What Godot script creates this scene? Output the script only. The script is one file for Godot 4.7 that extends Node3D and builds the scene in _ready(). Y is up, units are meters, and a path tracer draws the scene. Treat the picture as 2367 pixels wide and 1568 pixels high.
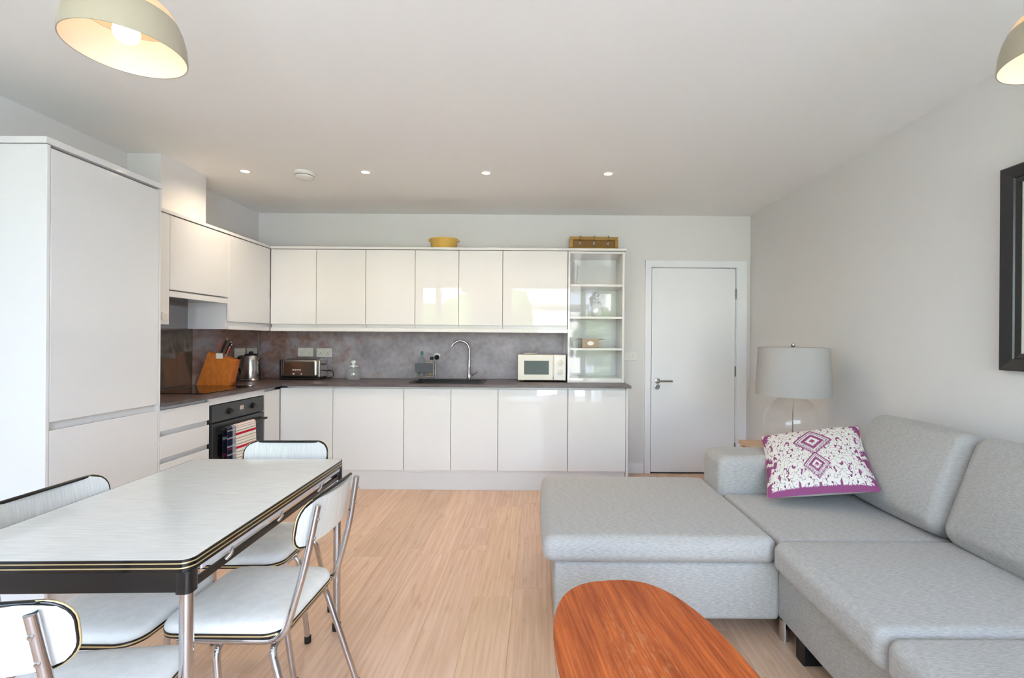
extends Node3D
# An open-plan kitchen and living room. x right, y up, the kitchen wall stands at z = -4.6, the glazed wall at z = +1.4.

const BACK := -4.6      # kitchen wall
const LEFT := -2.74
const RIGHT := 2.06
const FRONT := 1.4      # glazed wall behind the camera
const CEIL := 2.514
const TOP := 0.91       # worktop
const LF := -2.19       # face of the doors on the left run
const BF := -4.0        # face of the base doors on the kitchen wall
const LU := -2.41       # face of the wall cabinets on the left run
const BU := -4.23       # face of the wall cabinets on the kitchen wall

var M := {}
var used := {}
var rng := RandomNumberGenerator.new()


# ------------------------------------------------------------------ mesh building
class MB:
	var v := PackedVector3Array()
	var n := PackedVector3Array()
	var t := PackedVector2Array()
	var ix := PackedInt32Array()
	var col := PackedColorArray()
	var tint := Color.WHITE
	var tinted := false

	func vert(p: Vector3, nn: Vector3, uv := Vector2.ZERO) -> int:
		v.append(p)
		n.append(nn)
		t.append(uv)
		col.append(tint)
		return v.size() - 1

	func quad(a: int, b: int, c: int, d: int) -> void:   # counter-clockwise seen from outside
		ix.append_array([a, c, b, a, d, c])

	func tri(a: int, b: int, c: int) -> void:
		ix.append_array([a, c, b])

	func mesh() -> ArrayMesh:
		var arr := []
		arr.resize(Mesh.ARRAY_MAX)
		arr[Mesh.ARRAY_VERTEX] = v
		arr[Mesh.ARRAY_NORMAL] = n
		arr[Mesh.ARRAY_TEX_UV] = t
		if tinted:
			arr[Mesh.ARRAY_COLOR] = col
		arr[Mesh.ARRAY_INDEX] = ix
		var m := ArrayMesh.new()
		m.add_surface_from_arrays(Mesh.PRIMITIVE_TRIANGLES, arr)
		return m

	# box with rounded edges; flat > 1 splits the faces, bulge pushes the middles of the faces out
	func rbox(c: Vector3, s: Vector3, r := 0.003, seg := 1, xf := Transform3D.IDENTITY, flat := 1, bulge := Vector3.ZERO, warp = null) -> MB:
		var h := s / 2.0
		r = minf(r, minf(h.x, minf(h.y, h.z)) * 0.999)
		var inner := h - Vector3(r, r, r)
		var start := v.size()
		var axes := [[0, 1, 2], [1, 2, 0], [2, 0, 1]]
		for ax in axes:
			var lu := steps(h[ax[1]], r, seg, flat)
			var lv := steps(h[ax[2]], r, seg, flat)
			for sg in [1.0, -1.0]:
				var base := v.size()
				for i in lu.size():
					for j in lv.size():
						var p := Vector3.ZERO
						p[ax[0]] = h[ax[0]] * sg
						p[ax[1]] = lu[i]
						p[ax[2]] = lv[j]
						var q := p.clamp(-inner, inner)
						var d := Vector3.ZERO
						if r > 0.0:
							d = (p - q).normalized()
						else:
							d[ax[0]] = sg
						var at := q + d * r
						if bulge != Vector3.ZERO:
							for k in 3:
								var a: float = 1.0 - pow(absf(p[(k + 1) % 3] / h[(k + 1) % 3]), 2.0)
								var b: float = 1.0 - pow(absf(p[(k + 2) % 3] / h[(k + 2) % 3]), 2.0)
								at[k] += bulge[k] * a * b * clampf(p[k] / h[k], -1, 1)
						var uv := Vector2(lu[i], lv[j])
						if warp != null:
							at = warp.call(at)
						vert(xf * (at + c), (xf.basis * d).normalized(), uv)
				var w := lv.size()
				for i in lu.size() - 1:
					for j in w - 1:
						var a := base + i * w + j
						if sg > 0:
							quad(a, a + w, a + w + 1, a + 1)
						else:
							quad(a, a + 1, a + w + 1, a + w)
		if bulge != Vector3.ZERO or warp != null:
			smooth(start)
		return self

	func steps(h: float, r: float, seg: int, flat: int) -> PackedFloat32Array:
		var l := PackedFloat32Array()
		for k in seg:
			l.append(-h + r - r * tan(PI / 4 * (1.0 - float(k) / seg)))
		for k in flat + 1:
			l.append(lerpf(-h + r, h - r, float(k) / flat))
		for k in seg:
			l.append(h - r + r * tan(PI / 4 * float(k + 1) / seg))
		return l

	# smooth normals of everything from vertex `start` on, joined where positions agree
	func smooth(start := 0, first_index := 0) -> void:
		var acc := {}
		var key := func(p: Vector3) -> Vector3i: return Vector3i((p * 20000.0).round())
		for k in range(first_index, ix.size(), 3):
			var a := ix[k]
			var b := ix[k + 1]
			var c := ix[k + 2]
			if a < start:
				continue
			var fn := (v[c] - v[a]).cross(v[b] - v[a])
			for q in [a, b, c]:
				var kk: Vector3i = key.call(v[q])
				acc[kk] = acc.get(kk, Vector3.ZERO) + fn
		for q in range(start, v.size()):
			var s: Vector3 = acc.get(key.call(v[q]), Vector3.UP)
			if s.length() > 1e-12:
				n[q] = s.normalized()

	# profile (radius, height) runs up the outside; turned about y, then placed by xf
	func lathe(prof: Array, segs := 24, xf := Transform3D.IDENTITY, crease := 40.0) -> MB:
		var m := prof.size() - 1
		var segn := []
		for k in m:
			var d: Vector2 = prof[k + 1] - prof[k]
			segn.append(Vector2(d.y, -d.x).normalized() if d.length() > 1e-9 else Vector2(0, 1))
		var lim := cos(deg_to_rad(crease))
		for k in m:
			var n0: Vector2 = segn[k]
			var n1: Vector2 = segn[k]
			if k > 0 and segn[k - 1].dot(segn[k]) > lim:
				n0 = (segn[k - 1] + segn[k]).normalized()
			if k < m - 1 and segn[k + 1].dot(segn[k]) > lim:
				n1 = (segn[k + 1] + segn[k]).normalized()
			var base := v.size()
			for j in segs + 1:
				var f := TAU * j / segs
				var cs := Vector3(cos(f), 0, sin(f))
				for e in 2:
					var pr: Vector2 = prof[k + e]
					var nn: Vector2 = n0 if e == 0 else n1
					vert(xf * (cs * pr.x + Vector3(0, pr.y, 0)), (xf.basis * (cs * nn.x + Vector3(0, nn.y, 0))).normalized(), Vector2(float(j) / segs, pr.y))
			for j in segs:
				var a := base + j * 2
				if prof[k].x < 1e-6:
					tri(a, a + 1, a + 3)
				elif prof[k + 1].x < 1e-6:
					tri(a, a + 1, a + 2)
				else:
					quad(a, a + 1, a + 3, a + 2)
		return self

	func tube(path: Array, r, sides := 10, closed := false, caps := true, squash := 1.0) -> MB:
		var m := path.size()
		var tang := []
		for i in m:
			var a: Vector3 = path[(i - 1 + m) % m] if closed or i > 0 else path[i]
			var b: Vector3 = path[(i + 1) % m] if closed or i < m - 1 else path[i]
			tang.append((b - a).normalized())
		var t0: Vector3 = tang[0]
		var u: Vector3 = t0.cross(Vector3.UP)
		if u.length() < 0.2:
			u = t0.cross(Vector3.RIGHT)
		u = u.normalized()
		var base := v.size()
		var rings := m + (1 if closed else 0)
		for i in rings:
			var k := i % m
			var tt: Vector3 = tang[k]
			u = (u - tt * u.dot(tt)).normalized()
			var w := tt.cross(u)
			var rad: float = r[k] if r is Array else r
			for j in sides + 1:
				var f := TAU * j / sides
				var d := u * cos(f) + w * sin(f) * squash
				vert(path[k] + d * rad, (u * cos(f) + w * sin(f) / squash).normalized(), Vector2(float(j) / sides, float(i)))
		for i in rings - 1:
			for j in sides:
				var a := base + i * (sides + 1) + j
				quad(a, a + 1, a + sides + 2, a + sides + 1)
		if caps and not closed:
			for e in 2:
				var k := 0 if e == 0 else m - 1
				var tt: Vector3 = tang[k] * (-1.0 if e == 0 else 1.0)
				var ring := base + k * (sides + 1)
				var cen := vert(path[k], tt)
				var first := v.size()
				for j in sides + 1:
					vert(v[ring + j], tt)
				for j in sides:
					if e == 0:
						tri(cen, first + j + 1, first + j)
					else:
						tri(cen, first + j, first + j + 1)
		return self

	# outline (x, z) lifted from y0 to y1; prof lists (inset, height) from bottom to top
	func prism(poly: PackedVector2Array, prof: Array, round_sides := false, xf := Transform3D.IDENTITY) -> MB:
		var area := 0.0
		var m := poly.size()
		for i in m:
			area += poly[i].cross(poly[(i + 1) % m])
		if area < 0:
			poly = poly.duplicate()
			poly.reverse()
		var en := []
		for i in m:
			var d := (poly[(i + 1) % m] - poly[i]).normalized()
			en.append(Vector2(d.y, -d.x))
		var at := func(i: int, inset: float) -> Vector2:
			var a: Vector2 = en[(i - 1 + m) % m]
			var b: Vector2 = en[i % m]
			var s := a + b
			return poly[i % m] - s * (inset / maxf(0.2, 1.0 + a.dot(b)))
		var pm := prof.size() - 1
		var pn := []
		for k in pm:
			var d: Vector2 = prof[k + 1] - prof[k]
			pn.append(Vector2(d.y, d.x).normalized())
		for k in pm:
			var q0: Vector2 = pn[k]
			var q1: Vector2 = pn[k]
			if k > 0 and pn[k - 1].dot(pn[k]) > 0.6:
				q0 = (pn[k - 1] + pn[k]).normalized()
			if k < pm - 1 and pn[k + 1].dot(pn[k]) > 0.6:
				q1 = (pn[k + 1] + pn[k]).normalized()
			for i in m:
				var a2: Vector2 = en[i]
				var b2: Vector2 = en[i]
				if round_sides:
					a2 = (en[i] + en[(i - 1 + m) % m]).normalized()
					b2 = (en[i] + en[(i + 1) % m]).normalized()
				var id := []
				for c in [[k, i, a2, q0], [k + 1, i, a2, q1], [k + 1, i + 1, b2, q1], [k, i + 1, b2, q0]]:
					var p: Vector2 = at.call(c[1], prof[c[0]].x)
					id.append(vert(xf * Vector3(p.x, prof[c[0]].y, p.y), (xf.basis * Vector3(c[2].x * c[3].x, c[3].y, c[2].y * c[3].x)).normalized(), p))
				quad(id[0], id[1], id[2], id[3])
		for e in 2:
			var pr: Vector2 = prof[0] if e == 0 else prof[pm]
			var ring := PackedVector2Array()
			for i in m:
				ring.append(at.call(i, pr.x))
			var tr := Geometry2D.triangulate_polygon(ring)
			var base := v.size()
			for p in ring:
				vert(xf * Vector3(p.x, pr.y, p.y), (xf.basis * Vector3(0, -1 if e == 0 else 1, 0)).normalized(), p)
			for k in range(0, tr.size(), 3):
				var a := tr[k]
				var b := tr[k + 1]
				var c := tr[k + 2]
				if (ring[b] - ring[a]).cross(ring[c] - ring[a]) < 0:
					var sw := b
					b = c
					c = sw
				if e == 0:
					tri(base + a, base + b, base + c)
				else:
					tri(base + a, base + c, base + b)
		return self

	# section of (side, up) points, counter-clockwise, swept along a level path
	func sweep(path: Array, section: Array, closed := true) -> MB:
		var m := path.size()
		var sides := []
		for i in m:
			var a: Vector3 = path[(i - 1 + m) % m] if closed or i > 0 else path[i]
			var b: Vector3 = path[(i + 1) % m] if closed or i < m - 1 else path[i]
			sides.append((b - a).normalized().cross(Vector3.UP).normalized())
		var count := m if closed else m - 1
		var q := section.size()
		for j in q:
			var s0: Vector2 = section[j]
			var s1: Vector2 = section[(j + 1) % q]
			var d := (s1 - s0).normalized()
			var base := v.size()
			for i in count + 1:
				var k := i % m
				var sd: Vector3 = sides[k]
				var nn := sd * d.y - Vector3.UP * d.x
				vert(path[k] + sd * s0.x + Vector3.UP * s0.y, nn)
				vert(path[k] + sd * s1.x + Vector3.UP * s1.y, nn)
			for i in count:
				var a := base + i * 2
				quad(a, a + 2, a + 3, a + 1)
		return self

	# a sheet given as rows of points, with a thickness
	func shell(rows: Array, th: float) -> MB:
		var h := rows.size()
		var w: int = rows[0].size()
		var start := v.size()
		var first := ix.size()
		var nor := []
		for i in h:
			for j in w:
				var du: Vector3 = rows[mini(i + 1, h - 1)][j] - rows[maxi(i - 1, 0)][j]
				var dv: Vector3 = rows[i][mini(j + 1, w - 1)] - rows[i][maxi(j - 1, 0)]
				nor.append(du.cross(dv).normalized())
		for sg in [1.0, -1.0]:
			var base := v.size()
			for i in h:
				for j in w:
					vert(rows[i][j] + nor[i * w + j] * th * 0.5 * sg, nor[i * w + j] * sg, Vector2(float(j) / (w - 1), float(i) / (h - 1)))
			for i in h - 1:
				for j in w - 1:
					var a := base + i * w + j
					if sg > 0:
						quad(a, a + w, a + w + 1, a + 1)
					else:
						quad(a, a + 1, a + w + 1, a + w)
		var o := h * w
		for j in w - 1:
			var a := start + j
			quad(a, a + 1, a + 1 + o, a + o)
			a = start + (h - 1) * w + j
			quad(a, a + o, a + 1 + o, a + 1)
		for i in h - 1:
			var a := start + i * w
			quad(a, a + o, a + w + o, a + w)
			a = start + i * w + w - 1
			quad(a, a + w, a + w + o, a + o)
		return self

	# rings of an outline (x, z) shrunk about its middle; prof lists (share of the full size, height) from bottom to top
	func loft(outline: PackedVector2Array, prof: Array) -> MB:
		var base := v.size()
		var first := ix.size()
		var m := outline.size()
		for q in prof:
			for p in outline:
				vert(Vector3(p.x * q.x, q.y, p.y * q.x), Vector3.UP, p)
		for k in prof.size() - 1:
			for i in m:
				var a := base + k * m + i
				var b := base + k * m + (i + 1) % m
				quad(a, a + m, b + m, b)
		smooth(base, first)
		return self

	# one-sided sheet of rows of points; uv runs 0..1
	func sheet(rows: Array, flip := false) -> MB:
		var h := rows.size()
		var w: int = rows[0].size()
		var base := v.size()
		var first := ix.size()
		for i in h:
			for j in w:
				vert(rows[i][j], Vector3.UP, Vector2(float(j) / (w - 1), float(i) / (h - 1)))
		for i in h - 1:
			for j in w - 1:
				var a := base + i * w + j
				if flip:
					quad(a, a + 1, a + w + 1, a + w)
				else:
					quad(a, a + w, a + w + 1, a + 1)
		smooth(base, first)
		return self


func box(x0: float, x1: float, y0: float, y1: float, z0: float, z1: float, r := 0.002, seg := 1) -> MB:
	return MB.new().rbox(Vector3(x0 + x1, y0 + y1, z0 + z1) / 2.0, Vector3(absf(x1 - x0), absf(y1 - y0), absf(z1 - z0)), r, seg)


func arc(c: Vector3, a: Vector3, b: Vector3, r: float, from: float, to: float, count: int) -> Array:
	var out := []
	for k in count + 1:
		var f := lerpf(from, to, float(k) / count)
		out.append(c + (a * cos(f) + b * sin(f)) * r)
	return out


# a polyline with its corners rounded
func bent(points: Array, r: float, count := 5) -> Array:
	var out := [points[0]]
	for i in range(1, points.size() - 1):
		var p: Vector3 = points[i]
		var a: Vector3 = points[i - 1] - p
		var b: Vector3 = points[i + 1] - p
		var d := minf(r, minf(a.length(), b.length()) * 0.48)
		var p0 := p + a.normalized() * d
		var p1 := p + b.normalized() * d
		for k in count + 1:
			var f := float(k) / count
			out.append(p0.lerp(p, f).lerp(p.lerp(p1, f), f))
	out.append(points[-1])
	return out


func rounded_rect(x0: float, x1: float, z0: float, z1: float, r: float, count := 6) -> PackedVector2Array:
	var out := PackedVector2Array()
	for q in [[x1 - r, z1 - r, 0.0], [x0 + r, z1 - r, PI / 2], [x0 + r, z0 + r, PI], [x1 - r, z0 + r, PI * 1.5]]:
		for k in count + 1:
			var f: float = q[2] + PI / 2 * k / count
			out.append(Vector2(q[0] + cos(f) * r, q[1] + sin(f) * r))
	return out


func slab(y0: float, y1: float, r: float, n := 3) -> Array:
	var out := []
	for k in n + 1:
		var f := PI / 2 * k / n
		out.append(Vector2(r * (1 - sin(f)), y0 + r * (1 - cos(f))))
	for k in n + 1:
		var f := PI / 2 * k / n
		out.append(Vector2(r * (1 - cos(f)), y1 - r * (1 - sin(f))))
	return out


# ------------------------------------------------------------------ nodes
func named(called: String) -> String:
	var k: int = used.get(called, -1) + 1
	used[called] = k
	return called if k == 0 else "%s_%03d" % [called, k]


func thing(called: String, label: String, category: String, at := Vector3.ZERO, group := "") -> Node3D:
	var o := Node3D.new()
	o.name = named(called)
	add_child(o)
	o.position = at
	tag(o, label, category, group)
	return o


func tag(o: Node3D, label: String, category: String, group := "") -> void:
	o.set_meta("label", label)
	o.set_meta("category", category)
	if group != "":
		o.set_meta("group", group)


# a part whose mesh is given in the room's axes (in the thing's own axes when the thing stands at the origin)
func part(parent: Node3D, called: String, mb, mat: Material, label := "") -> MeshInstance3D:
	var o := MeshInstance3D.new()
	o.name = called
	o.mesh = mb.mesh() if mb is MB else mb
	o.material_override = mat
	parent.add_child(o, true)
	if parent.get_parent() == self:
		o.position = -parent.position
	if label != "":
		o.set_meta("label", label)
	return o


func single(called: String, mb: MB, mat: Material, label: String, category: String, group := "") -> MeshInstance3D:
	var o := MeshInstance3D.new()
	o.name = named(called)
	o.mesh = mb.mesh()
	o.material_override = mat
	add_child(o)
	tag(o, label, category, group)
	return o


func structure(called: String, mb, mat: Material, label := "") -> Node3D:
	var o: Node3D
	if mb == null:
		o = Node3D.new()
	else:
		o = MeshInstance3D.new()
		o.mesh = mb.mesh()
		o.material_override = mat
	o.name = named(called)
	add_child(o)
	o.set_meta("kind", "structure")
	if label != "":
		o.set_meta("label", label)
	return o


# ------------------------------------------------------------------ materials
func mat(called: String, c: Color, rough := 0.5, metal := 0.0, spec := 0.5) -> StandardMaterial3D:
	var m := StandardMaterial3D.new()
	m.resource_name = called
	m.albedo_color = c
	m.roughness = rough
	m.metallic = metal
	m.metallic_specular = spec
	M[called] = m
	return m


func srgb(r: int, g: int, b: int) -> Color:
	return Color8(r, g, b)


func paint(w: int, h: int, f: Callable) -> ImageTexture:
	var d := PackedByteArray()
	d.resize(w * h * 3)
	var k := 0
	for y in h:
		for x in w:
			var c: Color = f.call(x, y)
			d[k] = clampi(int(c.r * 255.0), 0, 255)
			d[k + 1] = clampi(int(c.g * 255.0), 0, 255)
			d[k + 2] = clampi(int(c.b * 255.0), 0, 255)
			k += 3
	return ImageTexture.create_from_image(Image.create_from_data(w, h, false, Image.FORMAT_RGB8, d))


func noise(s: int, freq: float, octaves := 3) -> FastNoiseLite:
	var n := FastNoiseLite.new()
	n.seed = s
	n.frequency = freq
	n.noise_type = FastNoiseLite.TYPE_SIMPLEX_SMOOTH
	n.fractal_octaves = octaves
	return n


func triplanar(m: StandardMaterial3D, scale: float, world := false) -> void:
	m.uv1_triplanar = true
	m.uv1_world_triplanar = world
	m.uv1_scale = Vector3.ONE * scale


func materials() -> void:
	mat("wall_paint", srgb(232, 229, 226), 0.75, 0.0, 0.4)
	mat("ceiling_paint", srgb(250, 249, 246), 0.8, 0.0, 0.4)
	mat("white_gloss", srgb(230, 229, 226), 0.02, 0.0, 0.45)
	mat("carcass_white", srgb(230, 229, 226), 0.25)
	mat("satin_white", srgb(246, 247, 249), 0.3)
	mat("plastic_white", srgb(236, 234, 226), 0.35)
	mat("plastic_cream", srgb(230, 226, 212), 0.35)
	mat("plastic_black", srgb(18, 18, 20), 0.35)
	mat("rubber_black", srgb(14, 14, 14), 0.7)
	mat("chrome", srgb(200, 200, 203), 0.06, 1.0)
	mat("steel", srgb(196, 192, 188), 0.24, 1.0)
	mat("satin_alloy", srgb(214, 214, 220), 0.45, 0.35)
	mat("satin_nickel", srgb(150, 148, 144), 0.3, 1.0)
	mat("black_gloss", srgb(14, 14, 16), 0.12)
	mat("black_lacquer", srgb(20, 20, 21), 0.3)
	mat("gold_trim", srgb(216, 200, 150), 0.3, 0.6)
	mat("oven_grey", srgb(58, 60, 62), 0.28, 0.2)
	mat("oven_glass", srgb(20, 21, 23), 0.06)
	mat("hob_glass", srgb(10, 10, 11), 0.03, 0.0, 0.7)
	mat("splash_glass", srgb(112, 104, 96), 0.02, 0.45, 0.8)
	mat("microwave_glass", srgb(92, 104, 102), 0.3, 0.0, 0.25)
	mat("composite_black", srgb(26, 26, 28), 0.45)
	mat("window_frame", srgb(196, 196, 194), 0.4)
	mat("yellow_glaze", srgb(236, 192, 98), 0.25)
	mat("frame_black", srgb(22, 24, 28), 0.32, 0.0, 0.6)
	mat("mat_board", srgb(228, 224, 216), 0.8)
	mat("print_paper", srgb(214, 206, 194), 0.7)
	mat("shade_outer", srgb(176, 167, 144), 0.35)
	mat("shade_inner", srgb(244, 228, 212), 0.45)
	var cap := mat("shade_glass", srgb(246, 226, 192), 0.3)
	cap.backlight_enabled = true
	cap.backlight = Color(0.9, 0.8, 0.62)
	var gl := mat("clear_glass", Color(1, 1, 1, 0.03), 0.0)
	gl.transparency = BaseMaterial3D.TRANSPARENCY_ALPHA
	var pane := mat("window_glass", Color(1, 1, 1, 0.02), 0.0)
	pane.transparency = BaseMaterial3D.TRANSPARENCY_ALPHA
	var smoke := mat("smoked_glass", Color(0.55, 0.6, 0.6, 0.35), 0.02)
	smoke.transparency = BaseMaterial3D.TRANSPARENCY_ALPHA
	var milky := mat("pale_glass", Color(0.86, 0.89, 0.9, 0.1), 0.03)
	milky.transparency = BaseMaterial3D.TRANSPARENCY_ALPHA
	mat("cut_glass", srgb(222, 226, 228), 0.05)
	var bulb := mat("bulb_glow", srgb(255, 240, 214), 0.4)
	bulb.emission_enabled = true
	bulb.emission = srgb(255, 228, 192)
	bulb.emission_energy_multiplier = 0.45
	var spot := mat("downlight_glow", srgb(255, 250, 240), 0.4)
	spot.emission_enabled = true
	spot.emission = srgb(255, 240, 214)
	spot.emission_energy_multiplier = 0.5
	mat("display", srgb(190, 176, 172), 0.2)
	mat("render_pale", srgb(226, 222, 212), 0.9)
	mat("roof_grey", srgb(120, 118, 116), 0.9)
	mat("far_window", srgb(70, 82, 92), 0.2)
	mat("leaf_green", srgb(86, 112, 60), 0.8)
	mat("bark", srgb(92, 76, 60), 0.9)
	mat("terrace_stone", srgb(206, 201, 192), 0.85)
	mat("ground", srgb(164, 166, 162), 0.95)
	mat("knife_red", srgb(176, 82, 62), 0.4)
	mat("sponge_grey", srgb(88, 92, 98), 0.7)
	mat("bottle_cap", srgb(70, 128, 116), 0.4)
	mat("cork_tan", srgb(206, 172, 124), 0.7)

	# oak laminate boards: grain runs along u
	var n1 := noise(11, 1.0, 4)
	var n2 := noise(12, 1.0, 3)
	var n3 := noise(13, 1.0, 2)
	var oak := mat("oak_laminate", Color.WHITE, 0.34, 0.0, 0.5)
	oak.albedo_texture = paint(1024, 512, func(x: int, y: int):
		var warp := n2.get_noise_2d(x * 0.006, y * 0.012) * 46.0
		var ring := sin((y + warp) * 0.10 + n1.get_noise_2d(x * 0.003, y * 0.02) * 5.0)
		var fibre := n1.get_noise_2d(x * 0.02, y * 0.9)
		var streak := n3.get_noise_2d(x * 0.004, y * 0.06)
		var knot := maxf(0.0, n2.get_noise_2d(x * 0.007 + 90.0, y * 0.02 + 40.0) - 0.36) * 1.2
		var f := 0.52 + ring * 0.03 + fibre * 0.11 + streak * 0.34 - knot
		return Color8(206, 164, 131).lerp(Color8(243, 211, 183), clampf(f, 0.0, 1.0)))
	oak.vertex_color_use_as_albedo = true

	var teak := mat("teak", Color.WHITE, 0.4, 0.0, 0.36)
	var sc := noise(31, 1.0, 3)
	teak.albedo_texture = paint(512, 512, func(x: int, y: int):
		var f := 0.5 + n1.get_noise_2d(x * 0.10, y * 0.006) * 0.55 + n2.get_noise_2d(x * 0.9, y * 0.03) * 0.3 + n3.get_noise_2d(x * 0.02, y * 0.004) * 0.35
		var c := Color8(148, 66, 28).lerp(Color8(214, 114, 56), clampf(f, 0.0, 1.0))
		var dx := (x - 235.0) / 105.0
		var dy := (y - 215.0) / 150.0
		var w := maxf(0.0, 1.0 - dx * dx - dy * dy) * maxf(0.0, sc.get_noise_2d(x * 0.05, y * 0.03) + 0.25 * n2.get_noise_2d(x * 0.5, y * 0.4) - 0.12)
		return c.lerp(Color8(226, 190, 160), clampf(w * 0.9, 0.0, 0.28)))
	teak.uv1_scale = Vector3(1.0, 1.0, 1.0)
	mat("teak_edge", srgb(150, 78, 42), 0.4)

	var beech := mat("block_wood", Color.WHITE, 0.4)
	beech.albedo_texture = paint(256, 256, func(x: int, y: int):
		var f := 0.5 + n1.get_noise_2d(x * 0.2, y * 0.012) * 0.5 + n2.get_noise_2d(x * 0.02, y * 0.01) * 0.4
		return Color8(188, 98, 34).lerp(Color8(224, 138, 62), clampf(f, 0.0, 1.0)))
	triplanar(beech, 4.0)
	var pine := mat("golden_wood", Color.WHITE, 0.45)
	pine.albedo_texture = paint(256, 128, func(x: int, y: int):
		var f := 0.5 + n1.get_noise_2d(x * 0.01, y * 0.25) * 0.5
		return Color8(150, 112, 50).lerp(Color8(204, 164, 92), clampf(f, 0.0, 1.0)))
	triplanar(pine, 4.0)
	var sidewood := mat("pale_wood", Color.WHITE, 0.45)
	sidewood.albedo_texture = paint(256, 128, func(x: int, y: int):
		var f := 0.5 + n1.get_noise_2d(x * 0.01, y * 0.25) * 0.5
		return Color8(196, 160, 124).lerp(Color8(224, 192, 158), clampf(f, 0.0, 1.0)))
	triplanar(sidewood, 3.0)
	mat("shaded_gold_wood", srgb(138, 102, 46), 0.5)
	mat("driftwood", srgb(172, 156, 136), 0.8)

	# slate laminate of the worktop and splashbacks: grey, turning rust-brown towards the left
	var s1 := noise(41, 1.0, 5)
	var s2 := noise(42, 1.0, 4)
	var s3 := noise(43, 1.0, 3)
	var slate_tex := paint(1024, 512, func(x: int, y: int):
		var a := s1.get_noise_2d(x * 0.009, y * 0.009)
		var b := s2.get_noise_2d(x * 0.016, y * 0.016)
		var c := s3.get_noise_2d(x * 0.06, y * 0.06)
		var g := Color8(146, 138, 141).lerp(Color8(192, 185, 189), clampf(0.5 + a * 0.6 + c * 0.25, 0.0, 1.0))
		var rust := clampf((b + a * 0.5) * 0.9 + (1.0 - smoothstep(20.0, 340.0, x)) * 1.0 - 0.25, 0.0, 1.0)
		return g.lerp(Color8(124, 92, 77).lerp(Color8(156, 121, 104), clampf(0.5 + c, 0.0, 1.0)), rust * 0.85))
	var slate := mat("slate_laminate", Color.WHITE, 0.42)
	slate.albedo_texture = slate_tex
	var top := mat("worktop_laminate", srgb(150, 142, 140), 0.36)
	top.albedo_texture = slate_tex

	# heathered grey upholstery
	var f1 := noise(51, 1.0, 2)
	var f2 := noise(52, 1.0, 2)
	var fab := mat("grey_fabric", srgb(246, 246, 248), 0.95, 0.0, 0.2)
	var ftex := paint(512, 512, func(x: int, y: int):
		var s := f1.get_noise_2d(x * 0.035, y * 0.35) * 0.16 + f2.get_noise_2d(x * 0.4, y * 0.9) * 0.12 + sin(y * TAU / 4.0) * 0.018 + sin(x * TAU / 4.0) * 0.012
		var g := 0.715 + s * 0.62
		return Color(g * 1.015, g * 1.0, g * 0.965))
	fab.albedo_texture = ftex
	triplanar(fab, 1.7)
	fab.rim_enabled = true
	fab.rim = 0.25
	var shade := mat("linen_shade", srgb(250, 249, 252), 0.9, 0.0, 0.2)
	shade.albedo_texture = ftex
	shade.backlight_enabled = true
	shade.backlight = Color(0.25, 0.25, 0.25)
	triplanar(shade, 6.0)
	var vin := mat("white_vinyl", srgb(252, 251, 248), 0.5, 0.0, 0.35)
	vin.albedo_texture = paint(256, 256, func(x: int, y: int):
		var g := 0.95 + f2.get_noise_2d(x * 0.4, y * 0.4) * 0.05 + f1.get_noise_2d(x * 0.03, y * 0.03) * 0.025
		return Color(g, g, g * 0.99))
	triplanar(vin, 3.0)
	# white laminate with fine linear flecks
	var lam := mat("streaked_laminate", srgb(238, 237, 234), 0.16, 0.0, 0.45)
	lam.albedo_texture = paint(512, 512, func(x: int, y: int):
		var g := 0.95 + f1.get_noise_2d(x * 0.012, y * 0.55) * 0.05 + f2.get_noise_2d(x * 0.006, y * 0.22) * 0.04
		return Color(g, g, g * 0.985))
	triplanar(lam, 1.6)
	var lam2 := lam.duplicate()
	lam2.resource_name = "streaked_laminate_back"
	lam2.uv1_triplanar = false
	lam2.uv1_scale = Vector3(1.0, 1.0, 1.0)
	M["streaked_laminate_back"] = lam2

	# woven cushion cover: ikat figure, mirrored left to right
	var k1 := noise(61, 1.0, 2)
	var k2 := noise(62, 1.0, 2)
	var cov := mat("ikat_cover", Color.WHITE, 0.9, 0.0, 0.2)
	cov.albedo_texture = paint(512, 512, func(px: int, py: int):
		var x := absf(px - 256.0) / 256.0
		var y := py / 512.0
		var jag := k2.get_noise_2d(px * 0.5, py * 0.06) * 0.02
		var cream := Color8(232, 228, 220)
		var plum := Color8(152, 84, 126)
		var ink := Color8(78, 66, 84)
		var c := cream
		# small wriggling marks
		var w := k1.get_noise_2d(x * 7.5, y * 8.5 + 4.0)
		var w2 := k2.get_noise_2d(x * 10.0 + 30.0, y * 8.0)
		if w2 > 0.34 and w > 0.0:
			c = plum
		if absf(w) < 0.042:
			c = ink.lerp(plum, 0.45)
		# concentric lozenges
		for q in [[0.33, 0.2, 1.0], [0.70, 0.16, 1.2]]:
			var d: float = absf(x + jag) * 0.5 * q[2] + absf(y - q[0] + jag) * 0.85
			if d < q[1]:
				c = cream
				if d > q[1] * 0.86 or (d < q[1] * 0.6 and d > q[1] * 0.36) or d < q[1] * 0.16:
					c = plum
				elif d > q[1] * 0.72 and d < q[1] * 0.77:
					c = ink
		# plum corners and side tongues
		var e := k2.get_noise_2d(px * 0.05, py * 0.05) * 0.05
		if x - y * 0.9 + e * 1.6 > 0.74 and w < 0.24:
			c = plum
		if x > 0.76 + absf(y - 0.62) * 1.3 + e * 1.6 and w < 0.2:
			c = plum
		if x > 0.9 + e and y > 0.86:
			c = plum
		if y > 0.955 + jag * 0.6:
			c = plum
		if y < 0.012 or x > 0.985:
			c = plum.lerp(cream, 0.35)
		return c)
	mat("cushion_back", srgb(228, 226, 222), 0.9)

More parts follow.
